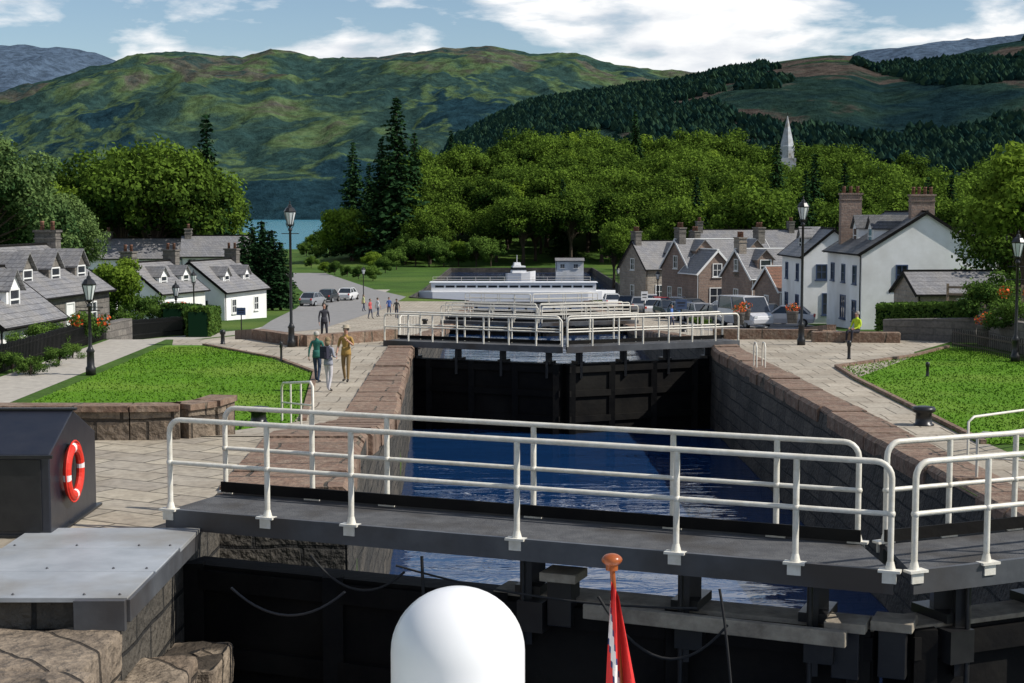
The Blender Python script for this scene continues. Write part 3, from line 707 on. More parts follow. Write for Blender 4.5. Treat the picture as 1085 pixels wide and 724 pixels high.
for px,y,k,s in ((350,470,0,1.5),(335,500,1,1.2),(366,455,0,1.3),(385,400,1,.9),(375,360,0,2.0),(372,362,1,2.3),(440,340,0,1.1),(455,338,0,1.2),(470,336,0,1.0),(486,338,1,1.1),(505,337,0,1.2),(430,345,0,1.3),(325,440,0,.8),(350,400,0,1.0),(520,338,0,1.1),(335,380,0,.7),
    (345,300,1,.45),(355,290,0,.5),(368,280,0,.4),(380,270,0,.45),(395,262,0,.5),(408,300,0,.6),(420,320,0,.8),(395,330,1,.7),(330,330,0,.5)):
    x=X(px,y); addobj('shoreline_bush',BIG[k],(x,y,g(x,y)-.3),px,s)
addobj('lime_tree',LIME[0],(X(118,95),95,g1(95)-1),1,.42); addobj('lime_tree',LIME[1],(X(1085,75),75,0),1,.62)
addobj('rowan_tree',DEC[2],(X(1070,95),95,-1.5),2,.5)
rb=random.Random(5)
for px,py,s in ((120,345,1),(108,352,1.1),(135,355,.8),(150,348,1.2),(168,350,.9),(185,345,.9),(215,340,.8),(235,338,.9),(60,388,.5),(30,398,.5),(75,380,.45),(10,395,.5),(45,372,.6),(90,365,.8),(250,336,.8),(20,380,.6),
               (1000,350,1.6),(985,345,1.4),(970,342,1.2),(1030,350,1.8),(1055,352,2.0),(1085,355,2.0),(1050,362,1.2),(955,345,.9),(1075,372,.8),(748,348,.5),(738,346,.5),(180,338,1.3),(196,335,1.2),(165,333,1.2),(105,338,1.5),(82,345,1.3)):
    y=gy(py); z=g1(y)
    if px>960: z+=.5
    addobj('garden_shrub',rb.choice(BUSH),(X(px,y),y,z-.2),rb.uniform(0,6),s*rb.uniform(.85,1.1))
def hedge(name,p,q,w,h,n,size=.08):
    p=np.array(p);q=np.array(q);r=np.random.default_rng(n)
    t=r.random(n)[:,None]; d=(q-p);d/=np.linalg.norm(d); nn=np.array([-d[1],d[0],0])
    s=r.random(n);a=np.where(s<.5,r.uniform(-1,1,n),np.sign(r.normal(size=n))*(.85+.2*r.random(n))); zz=np.where(s<.5,.85+.2*r.random(n),r.random(n))
    C=p+(q-p)*t+nn*(a*w/2)[:,None]+np.array([0,0,h])*zz[:,None]; D=nn*a[:,None]+np.array([0,0,.6])
    core=MB(); core.beam(Vector(p)+Vector((0,0,h*.45)),Vector(q)+Vector((0,0,h*.45)),w*.75,h*.85)
    me=meshq(name,quads(C,D,size,r),.2+.6*r.random(n),['shrub','bark'],core); me.materials[1]=M['con']
    addobj(name,me)
hedge('hedge',(-18.6,96,-2.0),(-15.8,78,-.9),1.2,1.5,9000,.1)
hedge('hedge',(-20.5,100,-2.2),(-18.4,84,-1.2),1.2,1.6,7000,.1)
hedge('hedge',(15.9,67.5,.3),(19.6,65.5,.5),.9,1.1,6000,.08)

# ---------------- buildings ----------------
def house(name,loc,rz,w,d,eave,rise,wall,roof,wins=(),doors=(),dorm=(),chim=(),frame='frame',cm='stoneD'):
    E=empty(name,loc,rz)
    mb=MB(); hw,hd=w/2,d/2; b=-3.0
    V=[(-hw,-hd,b),(hw,-hd,b),(hw,hd,b),(-hw,hd,b),(-hw,-hd,eave),(hw,-hd,eave),(hw,hd,eave),(-hw,hd,eave),(-hw,0,eave+rise),(hw,0,eave+rise)]
    mb.add(V,[(0,1,5,4),(2,3,7,6),(1,2,6,9,5),(3,0,4,8,7)]); mb.build('walls',wall,E)
    mb=MB(); o=.3; sl=rise/hd; top=eave+rise+.16; eo=top-(hd+o)*sl; th=.13; ow=hw+.18
    cs=[(-(hd+o),eo),(0,top),(hd+o,eo),(hd+o,eo-th),(0,top-th),(-(hd+o),eo-th)]
    V=[(-ow,y,z) for y,z in cs]+[(ow,y,z) for y,z in cs]
    mb.add(V,[(0,6,7,1),(1,7,8,2),(2,8,9,3),(3,9,10,4),(4,10,11,5),(5,11,6,0),(0,1,4,5),(1,2,3,4),(6,11,10,7),(7,10,9,8)])
    mb.build('roof',roof,E)
    mb=MB(); mb.beam((-ow,0,top+.02),(ow,0,top+.02),.22,.1)
    for s in (-1,1):
        mb.tube([(-ow,s*(hd+o+.06),eo-.05),(ow,s*(hd+o+.06),eo-.05)],.06,6)
        mb.tube([(-ow+.25,s*(hd+.08),eo-.1),(-ow+.25,s*(hd+.08),0)],.04,6)
        for e in (-1,1): mb.beam((e*(ow+.02),s*(hd+o),eo-th*.5-.03),(e*(ow+.02),0,top-th*.5-.03),.04,.2)
    mb.build('ridge_and_bargeboards','frame' if wall in('stoneR',) else 'black',E)
    fr=MB();gl=MB()
    def opening(side,u,z0,ww,hh,door=False):
        if side in 'FB': s=-1 if side=='F' else 1; P=lambda a,zz,off:(u+a,s*(hd+off),zz); sz=lambda a,t,zz:(a,t,zz)
        else: s=-1 if side=='L' else 1; P=lambda a,zz,off:(s*(hw+off),u+a,zz); sz=lambda a,t,zz:(t,a,zz)
        gl.box(P(0,z0+hh/2,.012),sz(ww,.02,hh),mi=1 if door else 0)
        t=.08
        for a in (-1,1): fr.box(P(a*(ww/2+.0),z0+hh/2,.03),sz(t,.09,hh+t))
        for zz in (z0,z0+hh): fr.box(P(0,zz,.031),sz(ww-t,.085,t))
        if not door:
            fr.box(P(0,z0+hh/2,.028),sz(ww-t,.05,.05))
            if ww>.7: fr.box(P(0,z0+hh/2,.026),sz(.045,.05,hh-t))
            fr.box(P(0,z0-.09,.05),sz(ww+.25,.16,.08))
    for wv in wins: opening(*wv)
    for dv in doors: opening(*dv,door=True)
    fr.build('window_frames',frame,E); gl.build('glazing',['glass',frame],E)
    if dorm:
        dw=MB();dr=MB();df=MB()
        for u,s,ww,hh in dorm:
            yf=s*hd*.72; zb=eave+rise*.18; ztop=zb+hh; yb=s*hd*.05
            c=((yf+yb)/2)
            dw.box((u,c,(zb-.3+ztop)/2),(ww,abs(yf-yb),hh+.3))
            dw.add([(u-ww/2,yf,ztop),(u+ww/2,yf,ztop),(u,yf,ztop+ww*.5)],[(0,1,2)])
            for q in (-1,1):
                V=[(u,yf+s*.2,ztop+ww*.5+.08),(u+q*(ww/2+.15),yf+s*.2,ztop-.1),(u+q*(ww/2+.15),yb,ztop-.1),(u,yb,ztop+ww*.5+.08)]
                V+=[(x,y,z-.08) for x,y,z in V]; dr.add(V,[(0,1,2,3),(7,6,5,4),(0,4,5,1),(1,5,6,2),(3,2,6,7)])
            df.box((u,yf+s*.02,zb+hh*.5),(ww*.66,.03,hh*.8),mi=1)
            for q in (-1,1): df.box((u+q*ww*.34,yf+s*.03,zb+hh*.5),(.08,.08,hh*.86))
            for q in (zb+hh*.1,zb+hh*.5,zb+hh*.9): df.box((u,yf+s*.035,q),(ww*.66,.06,.07))
        dw.build('dormer_walls',wall,E);dr.build('dormer_roofs',roof,E);df.build('dormer_windows',['frame','glass'],E)
    if chim:
        cb=MB()
        for u,v,hh,ww in chim:
            zt=eave+rise-abs(v)*sl+hh; cb.box((u,v,(zt+eave)/2),(.7,ww,zt-eave)); cb.box((u,v,zt+.06),(.86,ww+.16,.12)); cb.box((u,v,zt-.35),(.8,ww+.1,.08))
            for k in range(max(2,int(ww/.4))):
                n_=max(2,int(ww/.4)); yy=v-ww/2+ww*(k+.5)/n_; cb.lathe([(.13,0),(.11,.4),(.13,.42),(.13,.5),(.08,.5)],(u,yy,zt+.12),8,mi=1)
        cb.build('chimneys',[cm,'tile'],E)
    return E
HP=math.pi/2
y=106; zb=-2.7
house('white_house',(X(959,y)+1.2,y+5,zb),HP+.03,10,8.7,5.3,2.7,'white','slateD',
  wins=[('L',1.6,3.2,.75,1.3),('L',-1.4,1.0,1.0,1.2),('F',-3.4,.7,.9,1.3),('F',-.5,.7,.9,1.3),('F',2.5,.7,.9,1.3),('B',-3.2,.6,1,1.4),('B',0,.6,1.4,1.6),('B',3.2,3.2,.9,1.2),('B',-3.2,3.2,.9,1.2),('B',0,3.2,.9,1.2)],
  dorm=[(-2.6,1,1.5,1.3),(1.6,1,1.5,1.3)],chim=[(-3.9,0,1.2,1.6),(3.4,3.1,3.3,1.5)],frame='frameB',cm='stoneR')
y=118
house('shop_annex',(X(884,y),y+5,-2.9),HP+.03,8,4.6,5.0,1.9,'white','slate',wins=[('L',0,.5,1.6,1.6),('L',-.9,3.2,.8,1.1),('L',.9,3.2,.8,1.1),('B',-2,.5,1,1.4),('B',2,.5,1,1.4),('B',-2,3.1,.8,1.2),('B',2,3.1,.8,1.2)],dorm=[(0,1,1.3,1.1)],frame='frameB')
y=140
house('stone_cottage',(X(832,y),y+3,g1(y)),.25,8.5,7,3.4,2.4,'stoneR','slate',wins=[('F',-3,1,.9,1.3),('F',.2,1,.9,1.3),('F',3,1,.9,1.3),('L',0,1.0,1,1.3),('L',0,4,.8,1)],doors=[('F',1.5,0,.9,2)],dorm=[(-2.5,-1,1.5,1.3),(2.5,-1,1.5,1.3)],chim=[(-3.9,0,1.1,1.3),(3.9,0,1.1,1.3)],cm='stone')
y=131
house('stone_annex',(X(842,y),y,g1(y)),.25,5,5,2.5,1.8,'stoneR','tile',wins=[('F',-1.6,.9,.8,1.1),('F',1.2,.9,.8,1.1),('L',0,.9,.8,1.1)])
y=152
house('stone_villa',(X(768,y),y+4,g1(y)),.3,9.5,7,4.2,2.7,'stoneR','slate',wins=[('F',-3.2,1,.9,1.4),('F',0,1,.9,1.4),('F',3.2,1,.9,1.4),('L',-1.2,1,.9,1.3),('L',1.4,1,.9,1.3),('L',0,4.2,.9,1.2)],dorm=[(-2.8,-1,1.8,1.4),(2.8,-1,1.8,1.4)],chim=[(-4.3,0,1.2,1.3),(4.3,0,1.2,1.3)])
house('stone_villa',(X(762,y)-1.2,y-1.2,g1(y)),HP+.3,4,3.8,4.0,2.0,'stoneR','slate',wins=[('L',0,1,1.5,1.5),('L',0,3.6,.9,1.2)])
y=170
house('grey_cottage',(X(708,y),y+3,g1(y)),.35,8,7,4.2,2.8,'stone','slate',wins=[('F',-2.4,1,.9,1.4),('F',2.4,1,.9,1.4),('L',0,1,.9,1.3),('L',0,4,.9,1.2)],doors=[('F',0,0,1,2.1)],dorm=[(0,-1,1.8,1.3)],chim=[(-3.6,0,1.1,1.3),(3.6,0,1.1,1.3)])
y=196
house('grey_cottage',(X(795,y),y+5,g1(y)),.1,14,8,5.4,3,'stoneD','slate',wins=[('F',a,3.5,.9,1.3) for a in (-5,-2,1,4)],chim=[(-6,0,1.1,1.3),(6,0,1.1,1.3)])
y=98
house('stone_garage',(X(975,y)+.3,y-6,-1.0),.1,5.6,4,1.7,1.1,'stone','slate',wins=[('F',0,.6,.9,.8)])
y=128
house('timber_hall',(X(1055,y),y+2,-1.0),.05,9,6,3.6,1.3,'stoneD','slateD',wins=[('F',a,1.8,1.0,1.1) for a in (-3,-1,1,3)])
y=76
house('dormer_cottage',(X(34,y)-2.8,y+5,-1.3),HP-.12,11,6.6,2.5,2.3,'stoneD','slate',wins=[('L',0,.8,1,1.3),('L',0,2.9,.8,.9),('F',-3,.8,1,1.1),('F',3,.8,1,1.1)],doors=[('F',0,0,1,2)],dorm=[(-3,-1,1.5,1.0),(.4,-1,1.5,1.0),(3.8,-1,1.5,1.0)],chim=[(-5.1,0,.8,1.2),(5.1,0,.8,1.2)])
y=62
house('grey_outbuilding',(X(2,y)-1.3,y,-1.1),HP-.1,6,5,2.2,1.9,'white','slate',wins=[('L',0,.8,.9,1.1),('F',0,.8,1,1.2)],dorm=[(0,-1,1.3,1.0)])
y=100
house('white_porch_house',(X(98,y)-.5,y,-2.2),.1,3.6,3,2.8,.5,'white','slate',wins=[('F',-.7,.9,1.1,1.3),('F',.9,.9,.9,1.3)])
y=128
house('white_cottage',(X(218,y),y+3,g1(y)-.3),HP-.25,8.5,6,2.7,2.3,'white','slate',wins=[('L',-1.2,.9,.8,1.1),('L',1.2,.9,.8,1.1),('F',-2.5,.9,.8,1.1),('F',2,.9,.8,1.1),('L',0,3.2,.6,.8)],dorm=[(-2,-1,1.2,.9),(2,-1,1.2,.9)],chim=[(3.9,0,.9,1.1)])
y=118
house('grey_cottage',(X(150,y),y+3,g1(y)-.3),HP-.3,7,5.6,2.7,2.1,'white','slate',wins=[('L',0,.9,.8,1.1),('F',-2,.9,.8,1.1)],dorm=[(-1.6,-1,1.2,.9),(1.8,-1,1.2,.9)],chim=[(3.2,0,.9,1.1),(-3.2,0,.9,1)])
y=170
house('long_white_house',(X(160,y),y+6,g1(y)+1.6),.05,17,7,3.6,2.0,'white','slate',wins=[('F',a,1,1.0,1.4) for a in (-7,-4.4,-1.8,.8,3.4,6)],chim=[(-6,0,.8,1.1),(3,0,.8,1.1)])
house('long_white_house',(X(232,y),y,g1(y)+1.4),.12,7.5,6,4.2,2.0,'white','slate',wins=[('F',a,1,1.0,1.2) for a in (-2.6,0,2.6)]+[('F',a,3,.8,.9) for a in (-2.6,0,2.6)],chim=[(-3.2,0,.8,1.1)])
y=320
house('white_boathouse',(X(603,y),y-2,-6.5),0,5.6,4,2.0,.5,'white','slate',wins=[('F',-1.5,.6,.9,.8),('F',1.2,.6,.9,.8)])
y=400; E=empty('church_spire',(X(832,y),y,-7))
mb=MB(); zt=Z(124,y)+7; zb_=Z(156,y)+7; mb.lathe([(1.9,zb_-3),(1.9,zb_),(1.75,zb_+.1),(.05,zt)],(0,0,0),8,sm=False); mb.box((0,0,(zb_-3)/2),(4,4,zb_-3)); mb.build('tower','plate',E)
mb=MB(); mb.tube([(0,0,zt-.1),(0,0,zt+1)],.06,5); mb.build('finial','black',E)
# ---------------- boats ----------------
y=214; E=empty('passenger_boat',(X(548,y),y,-7.3)); L_=27.
mb=MB()
secs=[]
for i in range(15):
    t=i/14; xx=-L_/2+L_*t; wdt=2.1*min(1,(t/.06)**.5 if t<.06 else 1)*(1-max(0,(t-.85)/.15)**2*.95); secs.append((xx,max(.05,wdt),1.9+.4*max(0,t-.7)))
V=[]
for xx,wd,h in secs: V+=[(xx,-wd*.8,-.3),(xx,-wd,.3),(xx,-wd,h),(xx,wd,h),(xx,wd,.3),(xx,wd*.8,-.3)]
mb.add(V,[(6*i+k,6*i+(k+1)%6,6*i+6+(k+1)%6,6*i+6+k) for i in range(14) for k in range(6)]); mb.add(V,[(0,1,2,3,4,5),tuple(84+k for k in (5,4,3,2,1,0))])
mb.box((-.5,0,2.5),(22.5,3.4,1.2)); mb.box((-.5,0,3.14),(23,3.7,.08)); mb.build('hull_and_cabin','whitegel',E,bevel=.03)
mb=MB()
for i in range(15): mb.box((-10.6+i*1.45,-1.705,2.6),(1.2,.03,.28))
mb.box((0,-2.13,.5),(20,.03,.12)); mb.build('windows','glass',E)
handr=MB()
for zz in (3.9,3.55): handr.tube([(-11.5,-1.7,zz),(10,-1.7,zz)],.025,4)
for i in range(12): handr.tube([(-11.5+i*1.95,-1.7,3.15),(-11.5+i*1.95,-1.7,3.9)],.025,4)
handr.build('rails','cream',E)
y=296; E=empty('cabin_cruiser',(X(551,y),y,-7.3),.2)
mb=MB(); V=[]
for xx,wd,h in ((-2.6,1.1,1.1),(0,1.3,1.2),(1.8,.9,1.4),(3.0,.08,1.6)): V+=[(xx,-wd*.7,-.2),(xx,-wd,h),(xx,wd,h),(xx,wd*.7,-.2)]
mb.add(V,[(4*i+k,4*i+(k+1)%4,4*i+4+(k+1)%4,4*i+4+k) for i in range(3) for k in range(4)]); mb.add(V,[(0,1,2,3)])
mb.box((-.3,0,1.9),(2.8,1.9,1.3),taper=.85); mb.box((-.6,0,2.9),(1.4,1.4,.6),taper=.8); mb.tube([(-.6,0,3),(-.6,0,4.6)],.06,6); mb.build('hull','whitegel',E)
mb=MB(); mb.box((-.3,0,2.05),(2.66,1.93,.5),taper=.96); mb.build('windows','glass',E)

# ---------------- vehicles ----------------
def paint(c):
    m,nt,b=newmat('car_paint'); b.inputs['Base Color'].default_value=c4(c); b.inputs['Roughness'].default_value=.3; b.inputs['Coat Weight'].default_value=.5; return m
def car(loc,rz,col,kind='car'):
    E=empty('parked_car' if kind=='car' else 'parked_van',loc,rz)
    if kind=='car': sec=[(-2.1,.45,.75,.78),(-2.0,.3,.92,.84),(-1.2,.25,.98,.88),(.6,.25,.98,.88),(1.4,.25,.90,.86),(1.95,.3,.72,.80),(2.1,.42,.6,.7)]; cab=((-1.75,.95),(-1.15,1.45),(.35,1.47),(1.05,.96))
    else: sec=[(-2.5,.45,1.2,.9),(-2.45,.3,1.3,.95),(-1,.3,1.3,.97),(1.2,.3,1.3,.96),(2.0,.3,1.15,.95),(2.5,.35,.95,.88),(2.6,.45,.7,.8)]; cab=((-2.45,1.28),(-2.35,2.15),(1.2,2.2),(1.95,1.2))
    mb=MB();V=[]
    for x,zb,zt,w in sec: V+=[(x,-w*.92,zb),(x,-w,(zb+zt)/2),(x,-w*.93,zt),(x,w*.93,zt),(x,w,(zb+zt)/2),(x,w*.92,zb)]
    n=len(sec); mb.add(V,[(6*i+k,6*i+6+k,6*i+6+(k+1)%6,6*i+(k+1)%6) for i in range(n-1) for k in range(6)])
    mb.add(V,[(0,1,2,3,4,5)[::-1],tuple(6*(n-1)+k for k in range(6))])
    w0=.82 if kind=='car' else .9; w1=.66 if kind=='car' else .84
    (a,za),(b,zb),(c,zc),(d,zd)=cab
    mb.add([(b,-w1,zb),(c,-w1,zc),(c,w1,zc),(b,w1,zb),(b,-w1,zb+.05),(c,-w1,zc+.05),(c,w1,zc+.05),(b,w1,zb+.05)],[(0,1,5,4),(1,2,6,5),(2,3,7,6),(3,0,4,7),(4,5,6,7)])
    for s in (-1,1):
        for (x0,z0),(x1,z1) in (((a,za),(b,zb)),((d,zd),(c,zc)),((lerp(a,d,.5),za),(lerp(b,c,.5),zb))): mb.beam((x0,s*w0,z0),(x1,s*w1,z1),.07,.09)
    mb.build('body',col,E,bevel=.03)
    mb=MB(); V=[(a+.03,-w0+.03,za),(d-.03,-w0+.03,zd),(d-.03,w0-.03,zd),(a+.03,w0-.03,za),(b,-w1+.02,zb),(c,-w1+.02,zc),(c,w1-.02,zc),(b,w1-.02,zb)]
    mb.add(V,[(0,1,5,4),(1,2,6,5),(2,3,7,6),(3,0,4,7)]); mb.build('glass','glass',E)
    mb=MB(); xs=(-1.3,1.3) if kind=='car' else (-1.6,1.6)
    for x in xs:
        for s in (-1,1):
            mb.tube([(x,s*.68,.32),(x,s*.9,.32)],.32,16); mb.tube([(x,s*.89,.32),(x,s*.915,.32)],.18,10,mi=1)
    mb.build('wheels',['rubber','plate'],E)
    mb=MB(); xf=sec[-1][0];xr=sec[0][0]
    for s in (-1,1): mb.box((xf-.06,s*.6,.68 if kind=='car' else .9),(.1,.26,.13)); mb.box((xr+.03,s*.66,.8),(.08,.16,.2),mi=1)
    mb.build('lamps',['lampglass','red'],E)
cols=[paint(c) for c in ((.03,.035,.04),(.25,.26,.28),(.7,.7,.7),(.02,.05,.12),(.35,.02,.02),(.5,.5,.52))]
for i,(px,py,rz,k,c) in enumerate(((790,347,-1.2,'van',5),(833,346,2.9,'car',5),(762,345,-1.3,'car',0),(742,342,-1.3,'car',1),(724,340,-1.4,'car',3),(708,337,-1.4,'car',0),(692,334,1.5,'car',2),(678,331,1.5,'car',1),(664,329,1.5,'car',0),(812,343,-1.2,'car',0),(700,331,1.6,'car',4),(648,326,1.6,'car',2),(775,338,.2,'car',2),(735,334,.3,'car',0),(718,331,1.3,'car',2),(690,327,1.5,'car',5))):
    p=place(px,py); car((p[0],p[1],p[2]+.02),rz,cols[c],k)
for i,(px,py,rz,c) in enumerate(((395,318,1.4,2),(375,320,1.4,0),(360,324,1.3,1))):
    p=place(px,py); car((p[0]-3,p[1],p[2]+.02),rz,cols[c],'car')
def sign(px,py,h,w,hh,m='whitegel'):
    p=place(px,py); E=empty('information_sign',p); mb=MB(); mb.tube([(0,0,0),(0,0,h)],.04,8); mb.build('post','blackpaint',E); mb=MB(); mb.box((0,-.05,h-hh/2),(w,.03,hh)); mb.box((0,-.07,h-hh*.35),(w*.7,.006,hh*.12),mi=1); mb.box((0,-.07,h-hh*.65),(w*.6,.006,hh*.08),mi=1); mb.build('panel',[m,'blackpaint'],E,bevel=.004)
sign(722,352,2.0,.7,.6,'frameB'); sign(255,350,1.5,.6,.5,'frameB'); sign(683,335,2.2,.6,.8)

# ---------------- people ----------------
SK=mat('skin',(0.50,0.28,0.20),(0.46,0.25,0.18),20,.55,0)
def cloth(n,c): return mat(n,c,tuple(v*.8 for v in c),9,.85,.3,bscale=40)
def person(name,loc,face,H,top,bot,hair,shoe=(.03,.025,.02),sleeve=.5,pose='stand',hat=None,bag=None,shorts=False,step=.18):
    mt=[SK,cloth('shirt_cloth',top),cloth('trouser_cloth',bot),cloth('shoe_leather',shoe),cloth('hair',hair)]
    J={};E_=[]
    def j(n,p,r,ry=None): J[n]=(Vector(p),r,ry or r)
    j('pelvis',(0,0,.96),.135,.105); j('waist',(0,0,1.10),.12,.09); j('chest',(0,-.005,1.30),.145,.10); j('neckb',(0,.01,1.45),.075,.07); j('neck',(0,0,1.52),.05)
    j('head1',(0,-.015,1.60),.072,.08); j('head2',(0,-.01,1.675),.078,.09); j('head3',(0,.0,1.735),.05,.06)
    E_+=[('pelvis','waist',1),('waist','chest',1),('chest','neckb',1),('neckb','neck',0),('neck','head1',0),('head1','head2',0),('head2','head3',0)]
    for s,n in ((-1,'L'),(1,'R')):
        sg=s*step
        if pose=='sit':
            j('hip'+n,(s*.09,-.04,.93),.088); j('knee'+n,(s*.13,-.46,.95),.062); j('ankle'+n,(s*.13,-.5,.55),.04); j('toe'+n,(s*.14,-.66,.50),.035)
        else:
            j('hip'+n,(s*.09,0,.90),.09); j('knee'+n,(s*.10,-.04-sg*.4,.50),.06); j('ankle'+n,(s*.10,-sg*.9+.02,.09 if s<0 else .11),.04); j('toe'+n,(s*.12,-sg*.9-.15,.045),.036)
        j('sh'+n,(s*.175,.0,1.415),.058)
        if pose=='sit': j('el'+n,(s*.24,-.05,1.16),.042); j('wr'+n,(s*.14,-.28,1.06),.028); hd=Vector((-s*.3,-.9,-.1)).normalized()
        elif pose=='hold' : j('el'+n,(s*.24,.03,1.15),.042); j('wr'+n,(s*.15,-.2,1.12),.028); hd=Vector((-s*.5,-.8,.1)).normalized()
        elif pose=='phone' and s>0: j('el'+n,(s*.25,-.05,1.17),.042); j('wr'+n,(s*.13,-.24,1.33),.028); hd=Vector((-s*.3,-.5,.7)).normalized()
        else: j('el'+n,(s*.245,.03+sg*.3,1.14),.042); j('wr'+n,(s*.265,-.03+sg*.7,.91),.027); hd=Vector((0,-.12,-1)).normalized()
        w=J['wr'+n][0]; j('palm'+n,tuple(w+hd*.07),.034,.02)
        E_+=[('pelvis','hip'+n,2),('hip'+n,'knee'+n,2),('knee'+n,'ankle'+n,0 if shorts else 2),('ankle'+n,'toe'+n,3),('chest','sh'+n,1),('sh'+n,'el'+n,1),('el'+n,'wr'+n,1 if sleeve>.6 else 0),('wr'+n,'palm'+n,0)]
        side=hd.cross(Vector((s,0,0)) if abs(hd.x)<.5 else Vector((0,0,1))).normalized()
        for k in range(4):
            b=w+hd*.085+side*(k-1.5)*.02; ln=(.075,.085,.08,.062)[k]
            j(f'f{n}{k}a',tuple(b),.0095); j(f'f{n}{k}b',tuple(b+hd*ln*.55+Vector((-s*.008,0,0))),.009); j(f'f{n}{k}c',tuple(b+hd*ln+Vector((-s*.024,0,0))),.007)
            E_+=[(f'f{n}{k}a',f'f{n}{k}b',0),(f'f{n}{k}b',f'f{n}{k}c',0)]
        b=w+hd*.035-side*.025; j(f't{n}a',tuple(b),.011); j(f't{n}b',tuple(b-side*.03+hd*.03),.010); j(f't{n}c',tuple(b-side*.035+hd*.06),.008)
        E_+=[(f't{n}a',f't{n}b',0),(f't{n}b',f't{n}c',0)]
    names=list(J); me=bpy.data.meshes.new(name+'_sk'); me.from_pydata([J[n][0] for n in names],[(names.index(a),names.index(b)) for a,b,_ in E_],[])
    o=bpy.data.objects.new(name+'_sk',me); S.collection.objects.link(o)
    o.modifiers.new('s','SKIN'); sv=me.skin_vertices[0].data
    for i,n in enumerate(names):
        sv[i].radius=(J[n][1],J[n][2]); sv[i].use_root=(n=='pelvis' or (n[0] in 'ft' and n[-1]=='a' and len(n)<=4))
    ss=o.modifiers.new('u','SUBSURF'); ss.levels=2; ss.render_levels=2
    dg=bpy.context.evaluated_depsgraph_get(); nm=bpy.data.meshes.new_from_object(o.evaluated_get(dg)); bpy.data.objects.remove(o)
    nm.materials.clear()
    for m in mt: nm.materials.append(m)
    segs=[(J[a][0],J[b][0],mi,max(J[a][1],J[b][1])) for a,b,mi in E_]
    for p in nm.polygons:
        c=p.center; best=1e9;mi=0
        for a,b,m_,r_ in segs:
            d=b-a; t=max(0,min(1,(c-a).dot(d)/d.length_squared)); q=(c-a-d*t).length-r_*.6
            if q<best: best=q;mi=m_
        if mi==1 and c.z<.99 and pose!='sit' and abs(c.x)<.17: mi=2
        p.material_index=mi; p.use_smooth=True
    ob=bpy.data.objects.new(name,nm); S.collection.objects.link(ob); k=H/1.78; ob.location=loc; ob.rotation_euler[2]=face; ob.scale=(k,k,k)
    mb=MB()
    for s in (-1,1):
        mb.ball((s*.03,-.088,1.672),.0125,8,mi=1); mb.ball((s*.03,-.0985,1.672),.006,6,mi=2)
        mb.ball((s*.080,.0,1.66),.022,8,mi=0,sx=.4,sz=1.4); mb.tube([(s*.018,-.094,1.694),(s*.045,-.088,1.692)],.004,4,mi=2)
    mb.tube([(0,-.09,1.675),(0,-.112,1.645),(0,-.095,1.635)],[.006,.012,.008],6,mi=0)
    mb.tube([(-.022,-.092,1.608),(0,-.098,1.606),(.022,-.092,1.608)],.005,5,mi=3)
    prof=[(.098*math.sin(t),.112*math.cos(t)) for t in [math.pi*.62*(1-i/8)+.001 for i in range(9)]]
    mb.lathe(prof,(0,.022,1.668),16,mi=2)
    if bag=='long' : mb.lathe([(.05,-.16),(.085,-.1),(.09,0)],(0,.045,1.64),12,mi=2)
    lip=mat('lip',(.35,.1,.08),(.3,.09,.08),5,.5,0)
    mb.build('head_features',[SK,M['whitecloth'],mt[4],lip],ob)
    mb=MB()
    if pose!='sit':
        mb.lathe([(.168,.86),(.165,.93),(.15,1.02),(.145,1.12)],(0,0,0),18,sy=.78); mb.build('shirt_hem',mt[1],ob)
    if hat:
        mb=MB(); mb.lathe([(.16,1.715),(.16,1.722),(.10,1.73),(.10,1.79),(.07,1.81),(.01,1.815)],(0,.01,0),16); mb.build('hat',cloth('hat_cloth',hat),ob)
    if bag:
        mb=MB(); mb.box((0,.19,1.28),(.28,.16,.4)); mb.box((0,.28,1.2),(.2,.05,.2))
        for s in (-1,1): mb.tube([(s*.1,.12,1.45),(s*.11,-.02,1.5),(s*.12,-.11,1.38),(s*.12,-.06,1.2),(s*.1,.1,1.12)],.014,5)
        mb.build('backpack',cloth('bag_cloth',(.03,.03,.05)),ob,bevel=.03)
    return ob
def PP(px,py):
    p=place(px,py); return (p[0],p[1],p[2]+.012)
person('man',PP(366,406),-.2,1.80,(.36,.22,.06),(.24,.16,.07),(.12,.1,.08),sleeve=.3,pose='phone',hat=(.4,.34,.25))
person('woman',PP(347,416),2.6,1.66,(.30,.31,.36),(.56,.54,.56),(.25,.18,.1),sleeve=1,pose='hold',bag='long',step=.12)
person('woman',PP(335,406),2.9,1.64,(.03,.15,.12),(.03,.05,.09),(.45,.42,.38),sleeve=1,pose='stand')
person('woman',PP(343,362),.3,1.6,(.03,.03,.04),(.03,.03,.04),(.05,.04,.03),sleeve=1)
person('seated_man',(mx_,my_,-.45),-.9,1.78,(.5,.65,.03),(.02,.02,.03),(.3,.28,.25),sleeve=1,pose='sit')
for px,py,t,f in ((392,338,(.5,.1,.1),1),(400,336,(.6,.6,.6),2.2),(412,335,(.05,.1,.3),.4),(420,338,(.05,.05,.05),3),(268,330,(.6,.55,.5),1.2),(385,330,(.6,.6,.3),2),(712,350,(.1,.2,.5),1.2)):
    person('pedestrian',PP(px,py),f,1.7,t,(.05,.06,.1),(.08,.06,.04))

